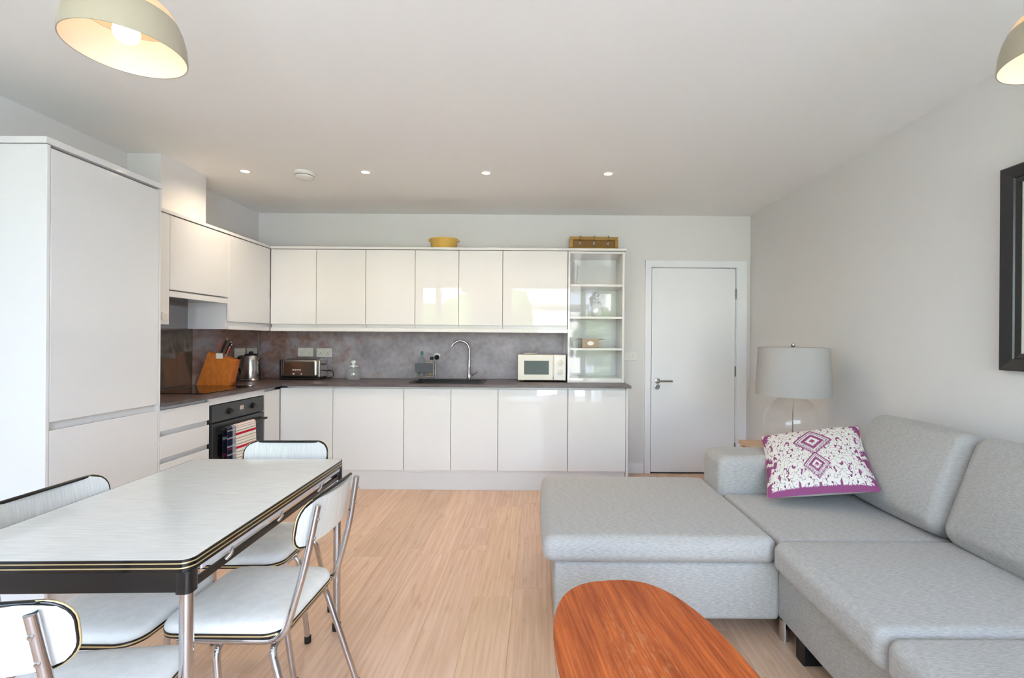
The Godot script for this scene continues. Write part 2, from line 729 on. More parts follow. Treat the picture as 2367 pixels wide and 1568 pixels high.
	var tow := mat("striped_towel", Color.WHITE, 0.95, 0.0, 0.1)
	tow.albedo_texture = paint(64, 512, func(x: int, y: int):
		var p := fmod(float(y) + 18.0, 58.0)
		var c := Color8(240, 237, 232)
		if p < 10.0:
			c = Color8(196, 44, 58)
		elif (p > 21.0 and p < 25.0) or (p > 46.0 and p < 50.0):
			c = Color8(158, 142, 84)
		elif p > 33.0 and p < 37.0:
			c = Color8(196, 176, 150)
		return c)
	var tow2 := mat("check_towel", Color.WHITE, 0.95, 0.0, 0.1)
	tow2.albedo_texture = paint(128, 512, func(x: int, y: int):
		var dark: bool = x > 48
		var c := Color8(150, 152, 160) if not dark else Color8(34, 38, 56)
		var p := y % 34
		if p < 7:
			c = c.lerp(Color8(206, 206, 210), 0.65)
		if y % 128 < 8 and dark:
			c = Color8(96, 44, 70)
		return c)


# ------------------------------------------------------------------ room
func light_and_camera() -> void:
	var cam := Camera3D.new()
	cam.name = "camera"
	add_child(cam)
	var near := 0.05
	var f := 1090.0
	cam.set_frustum(1568.0 / f * near, Vector2(-61.5, 3.0) / f * near, near, 200.0)
	cam.position = Vector3(0, 1.29, 0)
	cam.rotation = Vector3(0, 0, 0.007)
	cam.current = true

	var env := Environment.new()
	var sky := Sky.new()
	var sm := ProceduralSkyMaterial.new()
	sm.sky_top_color = Color(0.68, 0.79, 0.95)
	sm.sky_horizon_color = Color(0.88, 0.93, 1.0)
	sm.ground_bottom_color = Color(0.45, 0.45, 0.43)
	sm.ground_horizon_color = Color(0.7, 0.7, 0.7)
	sm.sky_curve = 0.2
	sky.sky_material = sm
	env.background_mode = Environment.BG_SKY
	env.sky = sky
	env.background_energy_multiplier = 1.7
	env.tonemap_mode = Environment.TONE_MAPPER_LINEAR
	env.tonemap_exposure = 10.5
	env.sdfgi_enabled = true
	env.ssao_enabled = true
	env.ssil_enabled = true
	# the sun stands behind the kitchen wall, over the roof: it lights the houses and the garden that the windows face
	var sun := DirectionalLight3D.new()
	sun.name = "sun"
	sun.light_color = Color(1.0, 0.99, 0.985)
	sun.light_energy = 2.3
	sun.light_angular_distance = 0.6
	sun.shadow_enabled = true
	sun.sky_mode = DirectionalLight3D.SKY_MODE_LIGHT_ONLY
	add_child(sun)
	sun.look_at_from_position(Vector3.ZERO, Vector3(0.35, -0.85, 1.0))
	var we := WorldEnvironment.new()
	we.name = "environment"
	we.environment = env
	add_child(we)


func shell_of_room() -> void:
	# floor boards, laid along z
	var fl := structure("floor", null, null, "pale oak laminate floor boards")
	var under := box(LEFT - 0.15, RIGHT + 0.15, -0.25, -0.014, BACK - 0.15, FRONT + 0.15, 0.0)
	part(fl, "subfloor", under, M.carcass_white)
	var w := 0.196
	var x := -0.12 - w * 14
	rng.seed = 5
	while x < RIGHT:
		var z := BACK - rng.randf() * 1.1
		while z < FRONT:
			var len := 1.285
			var x0 := maxf(x, LEFT)
			var x1 := minf(x + w, RIGHT)
			var z0 := maxf(z, BACK)
			var z1 := minf(z + len, FRONT)
			if x1 - x0 > 0.004 and z1 - z0 > 0.004:
				part(fl, "floor_board", board(x0 + 0.0002, x1 - 0.0002, z0 + 0.0002, z1 - 0.0002), M.oak_laminate)
			z += len
		x += w
	structure("ceiling", box(LEFT - 0.15, RIGHT + 0.15, CEIL, CEIL + 0.2, BACK - 0.15, FRONT + 0.15, 0.0), M.ceiling_paint)
	structure("wall_left", box(LEFT - 0.15, LEFT, -0.25, CEIL, BACK - 0.15, FRONT + 0.15, 0.0), M.wall_paint)
	structure("wall_right", box(RIGHT, RIGHT + 0.15, -0.25, CEIL, BACK - 0.15, FRONT + 0.15, 0.0), M.wall_paint)
	# kitchen wall with the doorway
	var bw := MB.new()
	for b in [[LEFT, 1.07, -0.014, CEIL], [1.95, RIGHT, -0.014, CEIL], [1.07, 1.95, 2.03, CEIL]]:
		bw.rbox(Vector3((b[0] + b[1]) / 2, (b[2] + b[3]) / 2, BACK - 0.075), Vector3(b[1] - b[0], b[3] - b[2], 0.15), 0.0)
	structure("wall_back", bw, M.wall_paint)
	# boxed duct over the cooker
	structure("wall_duct_boxing", box(LEFT, -2.515, 2.12, CEIL, -3.555, -3.13, 0.001), M.wall_paint)
	# glazed wall
	var fw := MB.new()
	for b in [[LEFT, -2.5, 0.0, CEIL], [-2.5, -1.36, 0.0, 0.9], [-1.36, -0.63, 0.0, CEIL], [1.70, RIGHT, 0.0, CEIL], [-2.5, -1.36, 2.44, CEIL], [-0.63, 1.70, 2.44, CEIL]]:  # low wall under the left window is added to cut light on the tall cabinet
		fw.rbox(Vector3((b[0] + b[1]) / 2, (b[2] + b[3]) / 2, FRONT + 0.075), Vector3(b[1] - b[0], b[3] - b[2], 0.15), 0.0)
	structure("wall_front", fw, M.wall_paint)
	var k := 1
	for g in [[-2.5, -2.105, -1.36, 0.9], [-0.63, 1.0, 1.70, 0.0]]:
		var wn := structure("window_%d" % k, null, null, "sliding glazed door in a grey frame")
		k += 1
		var fr := MB.new()
		var fz := FRONT + 0.075
		for sx in [g[0], g[1], g[2]]:
			fr.rbox(Vector3(clampf(sx, g[0] + 0.03, g[2] - 0.03), (2.44 + g[3]) / 2, fz), Vector3(0.06 if sx != g[1] else 0.12, 2.44 - g[3], 0.07), 0.004)
		for yy in [g[3] + 0.03, 2.41]:
			fr.rbox(Vector3((g[0] + g[2]) / 2, yy, fz), Vector3(g[2] - g[0], 0.06, 0.07), 0.004)
		part(wn, "window_frame", fr, M.window_frame)
		for s in [[g[0] + 0.06, g[1] - 0.06], [g[1] + 0.06, g[2] - 0.06]]:
			part(wn, "pane", box(s[0], s[1], g[3] + 0.06, 2.38, fz - 0.004, fz + 0.004, 0.0), M.window_glass)
	# skirting
	structure("baseboard_back", box(0.80, 1.03, 0, 0.105, BACK, BACK + 0.016, 0.004), M.satin_white)
	structure("baseboard_right", box(RIGHT - 0.016, RIGHT, 0, 0.105, BACK + 0.04, FRONT, 0.004), M.satin_white)
	structure("baseboard_left", box(LEFT, LEFT + 0.016, 0, 0.105, -2.07, FRONT, 0.004), M.satin_white)
	door()
	# unseen hall box added behind the door to keep light from its gap
	var hall := MB.new()
	for b in [[0.9, 2.21, -0.25, -0.014, BACK - 1.3, BACK - 0.151], [0.9, 2.21, CEIL, CEIL + 0.1, BACK - 1.3, BACK - 0.151], [0.8, 0.9, -0.25, CEIL + 0.1, BACK - 1.3, BACK - 0.151], [2.21, 2.31, -0.25, CEIL + 0.1, BACK - 1.3, BACK - 0.151], [0.8, 2.31, -0.25, CEIL + 0.1, BACK - 1.4, BACK - 1.3]]:
		hall.rbox(Vector3((b[0] + b[1]) / 2, (b[2] + b[3]) / 2, (b[4] + b[5]) / 2), Vector3(b[1] - b[0], b[3] - b[2], b[5] - b[4]), 0.0)
	structure("wall_added_hall", hall, M.wall_paint)


func board(x0: float, x1: float, z0: float, z1: float) -> MB:
	var mb := MB.new()
	mb.tinted = true
	var g := rng.randf_range(0.87, 1.04)
	mb.tint = Color(g, g * rng.randf_range(0.97, 1.0), g * rng.randf_range(0.93, 1.0))
	var u0 := rng.randf()
	var v0 := rng.randf()
	var c := 0.0012
	var pts := [[x0, z0, -0.014, 0.0], [x0, z0, -c, 0.0], [x0, z0, 0.0, c]]
	var id := []
	for q in 3:
		var inset: float = pts[q][3]
		var y: float = pts[q][2]
		var row := []
		for p in [Vector2(x0 + inset, z0 + inset), Vector2(x1 - inset, z0 + inset), Vector2(x1 - inset, z1 - inset), Vector2(x0 + inset, z1 - inset)]:
			row.append(Vector3(p.x, y, p.y))
		id.append(row)
	var uv := func(p: Vector3) -> Vector2: return Vector2(p.z / 2.6 + u0, p.x / 0.8 + v0)
	for q in 2:
		for e in 4:
			var a: Vector3 = id[q][e]
			var b: Vector3 = id[q + 1][e]
			var c2: Vector3 = id[q + 1][(e + 1) % 4]
			var d: Vector3 = id[q][(e + 1) % 4]
			var nn := (b - a).cross(d - a).normalized()
			var i0 := mb.vert(a, nn, uv.call(a))
			mb.vert(b, nn, uv.call(b))
			mb.vert(c2, nn, uv.call(c2))
			mb.vert(d, nn, uv.call(d))
			mb.quad(i0, i0 + 1, i0 + 2, i0 + 3)
	var t0 := mb.v.size()
	for p in id[2]:
		mb.vert(p, Vector3.UP, uv.call(p))
	mb.quad(t0, t0 + 3, t0 + 2, t0 + 1)
	return mb


func door() -> void:
	var d := structure("door_1", null, null, "plain white internal door in a white architrave")
	part(d, "door_leaf", box(1.102, 1.918, 0.012, 2.004, BACK - 0.044, BACK - 0.004, 0.002), M.satin_white)
	var fr := MB.new()
	for b in [[1.034, 1.094, 0.0, 2.077, BACK - 0.002, BACK + 0.018], [1.926, 2.024, 0.0, 2.077, BACK - 0.002, BACK + 0.018], [1.034, 2.024, 2.012, 2.077, BACK - 0.002, BACK + 0.0182],
			[1.07, 1.098, 0.0, 2.03, BACK - 0.15, BACK], [1.922, 1.95, 0.0, 2.03, BACK - 0.15, BACK], [1.07, 1.95, 2.008, 2.03, BACK - 0.15, BACK]]:
		fr.rbox(Vector3((b[0] + b[1]) / 2, (b[2] + b[3]) / 2, (b[4] + b[5]) / 2), Vector3(b[1] - b[0], b[3] - b[2], b[5] - b[4]), 0.003)
	part(d, "architrave", fr, M.satin_white)
	for y in [1.755, 1.0, 0.25]:
		part(d, "hinge", box(1.914, 1.929, y - 0.05, y + 0.05, BACK - 0.006, BACK + 0.004, 0.002), M.satin_nickel, "satin metal hinge")
	var h := MB.new()
	var turn := Transform3D(Basis(Vector3.RIGHT, PI / 2), Vector3(1.163, 0.902, BACK - 0.004))
	h.lathe([Vector2(0, 0), Vector2(0.026, 0), Vector2(0.026, 0.008), Vector2(0.01, 0.01), Vector2(0.01, 0.045), Vector2(0, 0.047)], 20, turn)
	h.tube(bent([Vector3(1.163, 0.902, BACK + 0.036), Vector3(1.18, 0.902, BACK + 0.042), Vector3(1.298, 0.902, BACK + 0.04)], 0.012), 0.009, 10)
	part(d, "lever_handle", h, M.satin_nickel, "satin metal lever handle")
	turn.origin = Vector3(1.16, 0.845, BACK - 0.004)
	part(d, "keyhole_plate", MB.new().lathe([Vector2(0, 0), Vector2(0.024, 0), Vector2(0.024, 0.007), Vector2(0.016, 0.009), Vector2(0, 0.006)], 20, turn), M.satin_nickel)


# ------------------------------------------------------------------ kitchen
func base_cabinet(label: String, x0: float, x1: float, doors: Array) -> void:
	var c := thing("base_cabinet", label, "cabinet", Vector3((x0 + x1) / 2, 0.16, (BACK + BF) / 2), "base cabinets on the kitchen wall")
	part(c, "body", box(x0 + 0.001, x1 - 0.001, 0.16, 0.886 if doors.size() < 3 else 0.70, BACK + 0.005, BF - 0.024, 0.001), M.carcass_white)
	if doors.size() > 2:
		part(c, "front_rail", box(x0 + 0.001, x1 - 0.001, 0.80, 0.886, BF - 0.044, BF - 0.024, 0.001), M.carcass_white)
	for k in doors.size() - 1:
		part(c, "door", box(doors[k] + 0.0018, doors[k + 1] - 0.0018, 0.178, 0.872, BF - 0.021, BF, 0.004, 2), M.white_gloss)


func wall_cabinet(label: String, x0: float, x1: float) -> void:
	var c := thing("wall_cabinet", label, "cabinet", Vector3((x0 + x1) / 2, 1.38, (BACK + BU) / 2), "wall cabinets on the kitchen wall")
	part(c, "body", box(x0 + 0.001, x1 - 0.001, 1.39, 2.094, BACK + 0.004, BU - 0.024, 0.001), M.carcass_white)
	part(c, "door", box(x0 + 0.0018, x1 - 0.0018, 1.42, 2.092, BU - 0.021, BU, 0.004, 2), M.white_gloss)


func kitchen() -> void:
	base_cabinet("white gloss corner base cabinet between the oven column and the next door", -2.14, -1.743, [-2.19, -1.743])
	base_cabinet("white gloss base cabinet under the glass jar", -1.743, -1.141, [-1.743, -1.141])
	base_cabinet("white gloss double-door base cabinet under the sink", -1.141, -0.341, [-1.141, -0.741, -0.341])
	base_cabinet("white gloss base cabinet under the microwave, right of the sink cabinet", -0.341, 0.252, [-0.341, 0.252])
	base_cabinet("white gloss base cabinet under the open shelf unit at the worktop end", 0.252, 0.745, [0.252, 0.745])
	single("end_panel", box(0.7465, 0.765, 0.0, 0.886, BACK + 0.02, BF, 0.002), M.white_gloss, "thin white gloss end panel closing the base cabinets beside the door", "panel")
	var pl := single("plinth", box(-2.14, 0.7455, 0.0, 0.158, BF - 0.065, BF - 0.047, 0.001), M.white_gloss, "white plinth board along the floor under the base cabinets", "plinth")

	# left run
	var t := thing("tall_cabinet", "tall white gloss cabinet with two doors, taller than the wall cabinets", "cabinet", Vector3(-2.46, 0, -2.4))
	part(t, "side_panel", box(LEFT + 0.002, LF + 0.002, 0.0, 2.148, -2.11, -2.094, 0.002), M.white_gloss)
	part(t, "body", box(LEFT + 0.002, LF - 0.028, 0.12, 2.148, -2.718, -2.111, 0.001), M.carcass_white)
	part(t, "side_panel", box(LEFT + 0.002, LF, 0.0, 2.148, -2.732, -2.719, 0.001), M.white_gloss)
	part(t, "top_board", box(LEFT + 0.002, LF + 0.006, 2.150, 2.180, -2.734, -2.088, 0.002), M.white_gloss)
	part(t, "door", box(LF - 0.021, LF, 0.905, 2.138, -2.717, -2.114, 0.004, 2), M.white_gloss)
	part(t, "door", box(LF - 0.021, LF, 0.165, 0.868, -2.717, -2.114, 0.004, 2), M.white_gloss)
	part(t, "plinth_board", box(LF - 0.06, LF - 0.045, 0.0, 0.15, -2.718, -2.111, 0.001), M.white_gloss)

	var dr := thing("drawer_cabinet", "white gloss drawer cabinet between the tall cabinet and the oven", "cabinet", Vector3(-2.46, 0, -2.94))
	part(dr, "body", box(LEFT + 0.004, LF - 0.03, 0.12, 0.886, -3.142, -2.735, 0.001), M.carcass_white)
	for q in [[0.742, 0.866], [0.582, 0.712], [0.165, 0.552]]:
		part(dr, "drawer_front", box(LF - 0.021, LF, q[0], q[1], -3.142, -2.736, 0.004, 2), M.white_gloss)
	part(dr, "plinth_board", box(LF - 0.06, LF - 0.045, 0.0, 0.15, -3.142, -2.735, 0.001), M.white_gloss)
	var oc := thing("oven_housing", "white cabinet around the built-in oven", "cabinet", Vector3(-2.46, 0, -3.45))
	var ob := MB.new()
	for b in [[LEFT + 0.004, LF - 0.03, 0.12, 0.222, -3.775, -3.145], [LEFT + 0.004, LF - 0.03, 0.845, 0.886, -3.775, -3.145], [LEFT + 0.004, LF - 0.03, 0.222, 0.845, -3.163, -3.145], [LEFT + 0.004, LF - 0.03, 0.222, 0.845, -3.775, -3.757]]:
		ob.rbox(Vector3((b[0] + b[1]) / 2, (b[2] + b[3]) / 2, (b[4] + b[5]) / 2), Vector3(b[1] - b[0], b[3] - b[2], b[5] - b[4]), 0.001)
	part(oc, "body", ob, M.carcass_white)
	part(oc, "top_panel", box(LF - 0.021, LF, 0.838, 0.884, -3.775, -3.146, 0.002), M.white_gloss)
	part(oc, "bottom_panel", box(LF - 0.021, LF, 0.165, 0.236, -3.775, -3.146, 0.002), M.white_gloss)
	part(oc, "plinth_board", box(LF - 0.06, LF - 0.045, 0.0, 0.15, -3.775, -3.146, 0.001), M.white_gloss)
	var cf := thing("corner_cabinet", "narrow white gloss corner cabinet front between the oven and the kitchen wall cabinets", "cabinet", Vector3(LF, 0, -3.89))
	part(cf, "body", box(LEFT + 0.004, LF - 0.03, 0.12, 0.886, -3.975, -3.778, 0.001), M.carcass_white)
	part(cf, "panel", box(LF - 0.021, LF, 0.165, 0.862, -3.998, -3.778, 0.003, 2), M.white_gloss)
	part(cf, "plinth_board", box(LF - 0.06, LF - 0.045, 0.0, 0.15, -4.04, -3.778, 0.001), M.white_gloss)

	# worktop: an L with an opening for the sink
	var wt := MB.new()
	var sk := [-1.11, -0.50, -4.43, -4.10]
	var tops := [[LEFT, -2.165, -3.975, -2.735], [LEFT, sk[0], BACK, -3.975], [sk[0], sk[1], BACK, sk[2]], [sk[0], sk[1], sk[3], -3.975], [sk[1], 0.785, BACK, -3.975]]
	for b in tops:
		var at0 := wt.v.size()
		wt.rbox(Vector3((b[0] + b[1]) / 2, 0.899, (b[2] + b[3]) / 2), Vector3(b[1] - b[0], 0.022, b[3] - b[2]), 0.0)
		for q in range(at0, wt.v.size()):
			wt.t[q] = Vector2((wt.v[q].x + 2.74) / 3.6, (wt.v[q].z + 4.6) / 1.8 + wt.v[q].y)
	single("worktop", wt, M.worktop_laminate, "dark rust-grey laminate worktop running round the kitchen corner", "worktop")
	sink(sk)

	# splashbacks
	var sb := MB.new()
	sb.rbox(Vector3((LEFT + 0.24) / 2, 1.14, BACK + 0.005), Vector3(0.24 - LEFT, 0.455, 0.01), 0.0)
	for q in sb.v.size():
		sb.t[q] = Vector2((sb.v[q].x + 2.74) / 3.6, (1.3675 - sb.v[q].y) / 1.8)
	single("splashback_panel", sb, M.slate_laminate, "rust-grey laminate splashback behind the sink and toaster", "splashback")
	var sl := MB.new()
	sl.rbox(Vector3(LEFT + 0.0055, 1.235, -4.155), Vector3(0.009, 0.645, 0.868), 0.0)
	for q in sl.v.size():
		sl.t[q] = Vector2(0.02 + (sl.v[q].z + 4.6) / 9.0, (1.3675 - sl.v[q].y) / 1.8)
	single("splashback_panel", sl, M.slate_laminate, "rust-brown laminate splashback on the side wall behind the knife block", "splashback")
	single("glass_splashback", box(LEFT + 0.001, LEFT + 0.012, 0.913, 1.60, -3.718, -2.737, 0.002), M.splash_glass, "dark reflective glass splashback behind the hob", "splashback")
	single("corner_trim", box(LEFT + 0.0105, LEFT + 0.019, 0.912, 1.354, BACK + 0.0105, BACK + 0.019, 0.001), M.satin_nickel, "thin metal strip in the corner where the two splashbacks meet", "trim")

	# wall cabinets
	var xs := [-2.4085, -1.998, -1.556, -1.112, -0.72, -0.326, 0.258]
	var lb := ["white gloss wall cabinet in the corner over the toaster", "white gloss wall cabinet over the gap between toaster and glass jar", "white gloss wall cabinet over the space right of the glass jar",
		"white gloss wall cabinet under the yellow dish", "white gloss wall cabinet over the tap", "widest white gloss wall cabinet, over the microwave"]
	for k in 6:
		wall_cabinet(lb[k], xs[k], xs[k + 1])
	var lc := thing("wall_cabinet", "white gloss wall cabinet on the side wall over the kettle", "cabinet", Vector3(-2.57, 1.38, -3.95), "wall cabinets on the side wall")
	part(lc, "body", box(LEFT + 0.004, LU - 0.024, 1.36, 2.094, BACK + 0.008, -3.667, 0.001), M.white_gloss)
	part(lc, "door", box(LU - 0.021, LU, 1.42, 2.092, -4.2285, -3.667, 0.004, 2), M.white_gloss)
	var hc := thing("hood_cabinet", "short white gloss cabinet hiding the cooker hood above the hob", "cabinet", Vector3(-2.57, 1.55, -3.37), "wall cabinets on the side wall")
	part(hc, "body", box(LEFT + 0.014, LU - 0.024, 1.605, 2.094, -3.664, -3.078, 0.001), M.carcass_white)
	part(hc, "door", box(LU - 0.021, LU, 1.605, 2.092, -3.664, -3.079, 0.004, 2), M.white_gloss)
	part(hc, "hood_lip", box(LU - 0.021, LU - 0.004, 1.558, 1.596, -3.664, -3.079, 0.003), M.white_gloss)
	part(hc, "hood_tray", box(LEFT + 0.014, LU - 0.022, 1.562, 1.604, -3.662, -3.08, 0.003), M.steel)
	var fl := thing("filler_cabinet", "narrow white filler cabinet between the tall cabinet and the cooker hood", "cabinet", Vector3(-2.57, 1.36, -2.9), "wall cabinets on the side wall")
	part(fl, "body", box(LEFT + 0.014, LU, 1.375, 2.094, -3.076, -2.735, 0.003), M.white_gloss)
	var sp := thing("isolator_switch", "small white switch plate on the filler beside the cooker hood", "switch", Vector3(LU, 1.43, -3.035))
	part(sp, "plate", box(LU, LU + 0.006, 1.405, 1.455, -3.062, -3.012, 0.002), M.plastic_white)
	part(sp, "rocker", box(LU + 0.006, LU + 0.009, 1.42, 1.44, -3.045, -3.03, 0.001), M.plastic_cream)
	# light pelmet and cornice
	var pm := MB.new()
	pm.rbox(Vector3((LU + 0.262) / 2, 1.3735, BU - 0.012), Vector3(0.262 - LU, 0.033, 0.018), 0.003)
	pm.rbox(Vector3(LU - 0.012, 1.3735, (-3.667 + BU - 0.003) / 2), Vector3(0.018, 0.033, BU * -1.0 - 0.003 - 3.667), 0.003)
	single("pelmet", pm, M.white_gloss, "white pelmet strip along the bottom of the wall cabinets", "trim")
	var hp := MB.new()
	hp.rbox(Vector3((LU + 0.262) / 2, 1.3985, BU - 0.03), Vector3(0.262 - LU, 0.01, 0.012), 0.001)
	var co := MB.new()
	co.rbox(Vector3((LEFT + 0.785) / 2, 2.1075, (BACK + BU + 0.006) / 2), Vector3(0.785 - LEFT - 0.004, 0.022, BU + 0.006 - BACK - 0.004), 0.002)
	co.rbox(Vector3((LEFT + LU + 0.006) / 2 + 0.002, 2.1075, (BU + 0.006 - 2.736) / 2), Vector3(LU + 0.006 - LEFT - 0.004, 0.022, -2.736 - BU - 0.006), 0.002)
	single("cornice_board", co, M.white_gloss, "white board along the tops of the wall cabinets", "trim")
	shelf_unit()
	oven()
	single("hob", box(-2.665, -2.245, TOP + 0.0005, TOP + 0.0065, -3.735, -3.17, 0.002, 2), M.hob_glass, "black glass ceramic hob in the worktop above the oven", "hob")


func sink(sk: Array) -> void:
	var s := thing("sink", "black composite sink let into the worktop below the tap", "sink", Vector3(-0.8, 0.7, -4.27))
	var rim := MB.new()
	for b in [[sk[0] - 0.015, sk[1] + 0.015, sk[2] - 0.015, sk[2] + 0.012], [sk[0] - 0.015, sk[1] + 0.015, sk[3] - 0.012, sk[3] + 0.015], [sk[0] - 0.015, sk[0] + 0.012, sk[2], sk[3]], [sk[1] - 0.012, sk[1] + 0.015, sk[2], sk[3]]]:
		rim.rbox(Vector3((b[0] + b[1]) / 2, TOP + 0.004, (b[2] + b[3]) / 2), Vector3(b[1] - b[0], 0.007, b[3] - b[2]), 0.003, 2)
	part(s, "rim", rim, M.composite_black)
	var bowl := MB.new()
	var a := [sk[0] + 0.002, sk[1] - 0.002, sk[2] + 0.002, sk[3] - 0.002]
	for b in [[a[0], a[0] + 0.01, a[2], a[3], 0.72, TOP], [a[1] - 0.01, a[1], a[2], a[3], 0.72, TOP], [a[0], a[1], a[2], a[2] + 0.01, 0.72, TOP], [a[0], a[1], a[3] - 0.01, a[3], 0.72, TOP], [a[0], a[1], a[2], a[3], 0.71, 0.72]]:
		bowl.rbox(Vector3((b[0] + b[1]) / 2, (b[4] + b[5]) / 2, (b[2] + b[3]) / 2), Vector3(b[1] - b[0], b[5] - b[4], b[3] - b[2]), 0.0)
	part(s, "bowl", bowl, M.composite_black)
	part(s, "drain", MB.new().lathe([Vector2(0, 0.7205), Vector2(0.04, 0.7205), Vector2(0.038, 0.724), Vector2(0, 0.722)], 16, Transform3D(Basis.IDENTITY, Vector3(-0.8, 0, -4.27))), M.steel)
	var tp := thing("tap", "tall chrome swan-neck kitchen tap", "tap", Vector3(-0.66, TOP, -4.49))
	var c := Vector3(-0.66, TOP, -4.495)
	part(tp, "body", MB.new().lathe([Vector2(0, 0), Vector2(0.027, 0), Vector2(0.027, 0.006), Vector2(0.021, 0.012), Vector2(0.02, 0.085), Vector2(0.017, 0.09), Vector2(0.0155, 0.15), Vector2(0.0155, 0.19), Vector2(0, 0.19)], 20, Transform3D(Basis.IDENTITY, c)), M.chrome)
	var path := [c + Vector3(0, 0.185, 0), c + Vector3(0, 0.28, 0)]
	path.append_array(arc(c + Vector3(-0.085, 0.285, 0.01), Vector3(1, 0, -0.12).normalized(), Vector3.UP, 0.085, 0.0, 2.75, 16))
	part(tp, "spout", MB.new().tube(path, 0.0105, 12), M.chrome)
	var lev := MB.new().tube([c + Vector3(0.015, 0.045, 0.012), c + Vector3(0.04, 0.05, 0.02)], 0.011, 10)
	lev.tube([c + Vector3(0.04, 0.05, 0.02), c + Vector3(0.085, 0.075, 0.03)], 0.005, 8)
	part(tp, "lever", lev, M.chrome)
	var st := thing("sink_strainer", "small black sink plug lying on the sink rim", "plug", Vector3(-1.03, TOP + 0.008, -4.14))
	part(st, "disc", MB.new().lathe([Vector2(0, 0.0), Vector2(0.036, 0.0), Vector2(0.04, 0.008), Vector2(0.03, 0.013), Vector2(0, 0.012)], 18, Transform3D(Basis.IDENTITY, Vector3(-1.03, TOP + 0.008, -4.106))), M.rubber_black)
	part(st, "knob", MB.new().lathe([Vector2(0, 0.012), Vector2(0.008, 0.012), Vector2(0.007, 0.022), Vector2(0.011, 0.026), Vector2(0, 0.03)], 12, Transform3D(Basis.IDENTITY, Vector3(-1.03, TOP + 0.008, -4.106))), M.rubber_black)


func shelf_unit() -> void:
	var u := thing("shelf_unit", "white open shelf unit standing on the end of the worktop", "shelf unit", Vector3(0.515, TOP, -4.42))
	var z0 := BACK + 0.003
	var z1 := -4.245
	part(u, "side_panel", box(0.262, 0.281, TOP + 0.001, 2.094, z0, z1, 0.002), M.white_gloss)
	part(u, "side_panel", box(0.752, 0.771, TOP + 0.001, 2.094, z0, z1, 0.002), M.white_gloss)
	part(u, "back_panel", box(0.2815, 0.7515, TOP + 0.001, 2.094, z0, z0 + 0.01, 0.0), M.white_gloss)
	part(u, "top_panel", box(0.2815, 0.7515, 2.075, 2.094, z0 + 0.0105, z1, 0.002), M.white_gloss)
	part(u, "bottom_panel", box(0.2815, 0.7515, TOP + 0.001, 0.95, z0 + 0.0105, z1, 0.002), M.white_gloss)
	for y in [1.778, 1.487, 1.203]:
		part(u, "shelf", box(0.2815, 0.7515, y, y + 0.02, z0 + 0.0105, z1 - 0.004, 0.002), M.white_gloss)


func oven() -> void:
	var o := thing("oven", "built-in dark grey electric oven with two knobs", "oven", Vector3(-2.4, 0.24, -3.46))
	var z0 := -3.756
	var z1 := -3.164
	part(o, "body", box(-2.7, LF - 0.024, 0.238, 0.832, z0, z1, 0.002), M.black_lacquer)
	part(o, "control_panel", box(LF - 0.023, LF + 0.004, 0.718, 0.833, z0, z1, 0.002), M.oven_grey)
	var d := part(o, "oven_door", box(LF - 0.023, LF + 0.006, 0.24, 0.708, z0, z1, 0.003), M.oven_grey)
	part(d, "oven_window", box(LF + 0.0055, LF + 0.008, 0.275, 0.63, z0 + 0.05, z1 - 0.05, 0.0), M.oven_glass)
	var h := MB.new().tube([Vector3(LF + 0.05, 0.665, z0 + 0.04), Vector3(LF + 0.05, 0.665, z1 - 0.032)], 0.009, 10)
	for zz in [z0 + 0.055, z1 - 0.045]:
		h.rbox(Vector3(LF + 0.028, 0.665, zz), Vector3(0.044, 0.018, 0.022), 0.004)
	part(d, "handle", h, M.plastic_black)
	for zz in [-3.335, -3.61]:
		var k := Transform3D(Basis(Vector3.BACK, -PI / 2), Vector3(LF + 0.004, 0.775, zz))
		var kn := MB.new().lathe([Vector2(0, 0), Vector2(0.022, 0), Vector2(0.021, 0.014), Vector2(0.017, 0.017), Vector2(0, 0.017)], 20, k)
		kn.rbox(Vector3(LF + 0.024, 0.775, zz), Vector3(0.012, 0.014, 0.04), 0.003)
		part(o, "knob", kn, M.plastic_black)
	part(o, "display", box(LF + 0.003, LF + 0.0055, 0.765, 0.795, -3.50, -3.455, 0.0), M.display)
	for k in 4:
		part(o, "button", MB.new().lathe([Vector2(0, 0), Vector2(0.003, 0), Vector2(0.003, 0.002), Vector2(0, 0.002)], 8, Transform3D(Basis(Vector3.BACK, -PI / 2), Vector3(LF + 0.004, 0.75, -3.455 - 0.016 * k))), M.satin_nickel)
	towel("tea_towel", "white tea towel with red and olive stripes over the oven handle", -3.545, -3.315, 0.33, M.striped_towel, 0.021)
	towel("tea_towel", "grey and navy checked tea towel over the oven handle", -3.308, -3.224, 0.36, M.check_towel, 0.017)


func towel(called: String, label: String, z0: float, z1: float, bottom: float, m: Material, r: float) -> void:
	var c := Vector3(LF + 0.05, 0.665, 0)
	var prof := [Vector2(c.x - 0.015, 0.47), Vector2(c.x - 0.0155, 0.58)]
	for k in 9:
		var f := PI - PI * k / 8
		prof.append(Vector2(c.x + cos(f) * 0.0155, c.y + sin(f) * 0.0155))
	var y := 0.62
	while y > bottom:
		prof.append(Vector2(c.x + 0.0165 + (0.62 - y) * 0.02, y))
		y -= 0.05
	prof.append(Vector2(c.x + 0.0165 + (0.62 - bottom) * 0.02, bottom))
	var rows := []
	for p in prof:
		var row := []
		for j in 11:
			var f := float(j) / 10
			var drop: float = maxf(0.0, 0.64 - p.y) * (1.0 if p.x > c.x else 0.0)
			row.append(Vector3(p.x + sin(f * 9.0 + r * 100) * 0.02 * drop, p.y, lerpf(z0, z1, f)))
		rows.append(row)
	single(called, MB.new().shell(rows, 0.005), m, label, "towel", "tea towels on the oven handle")


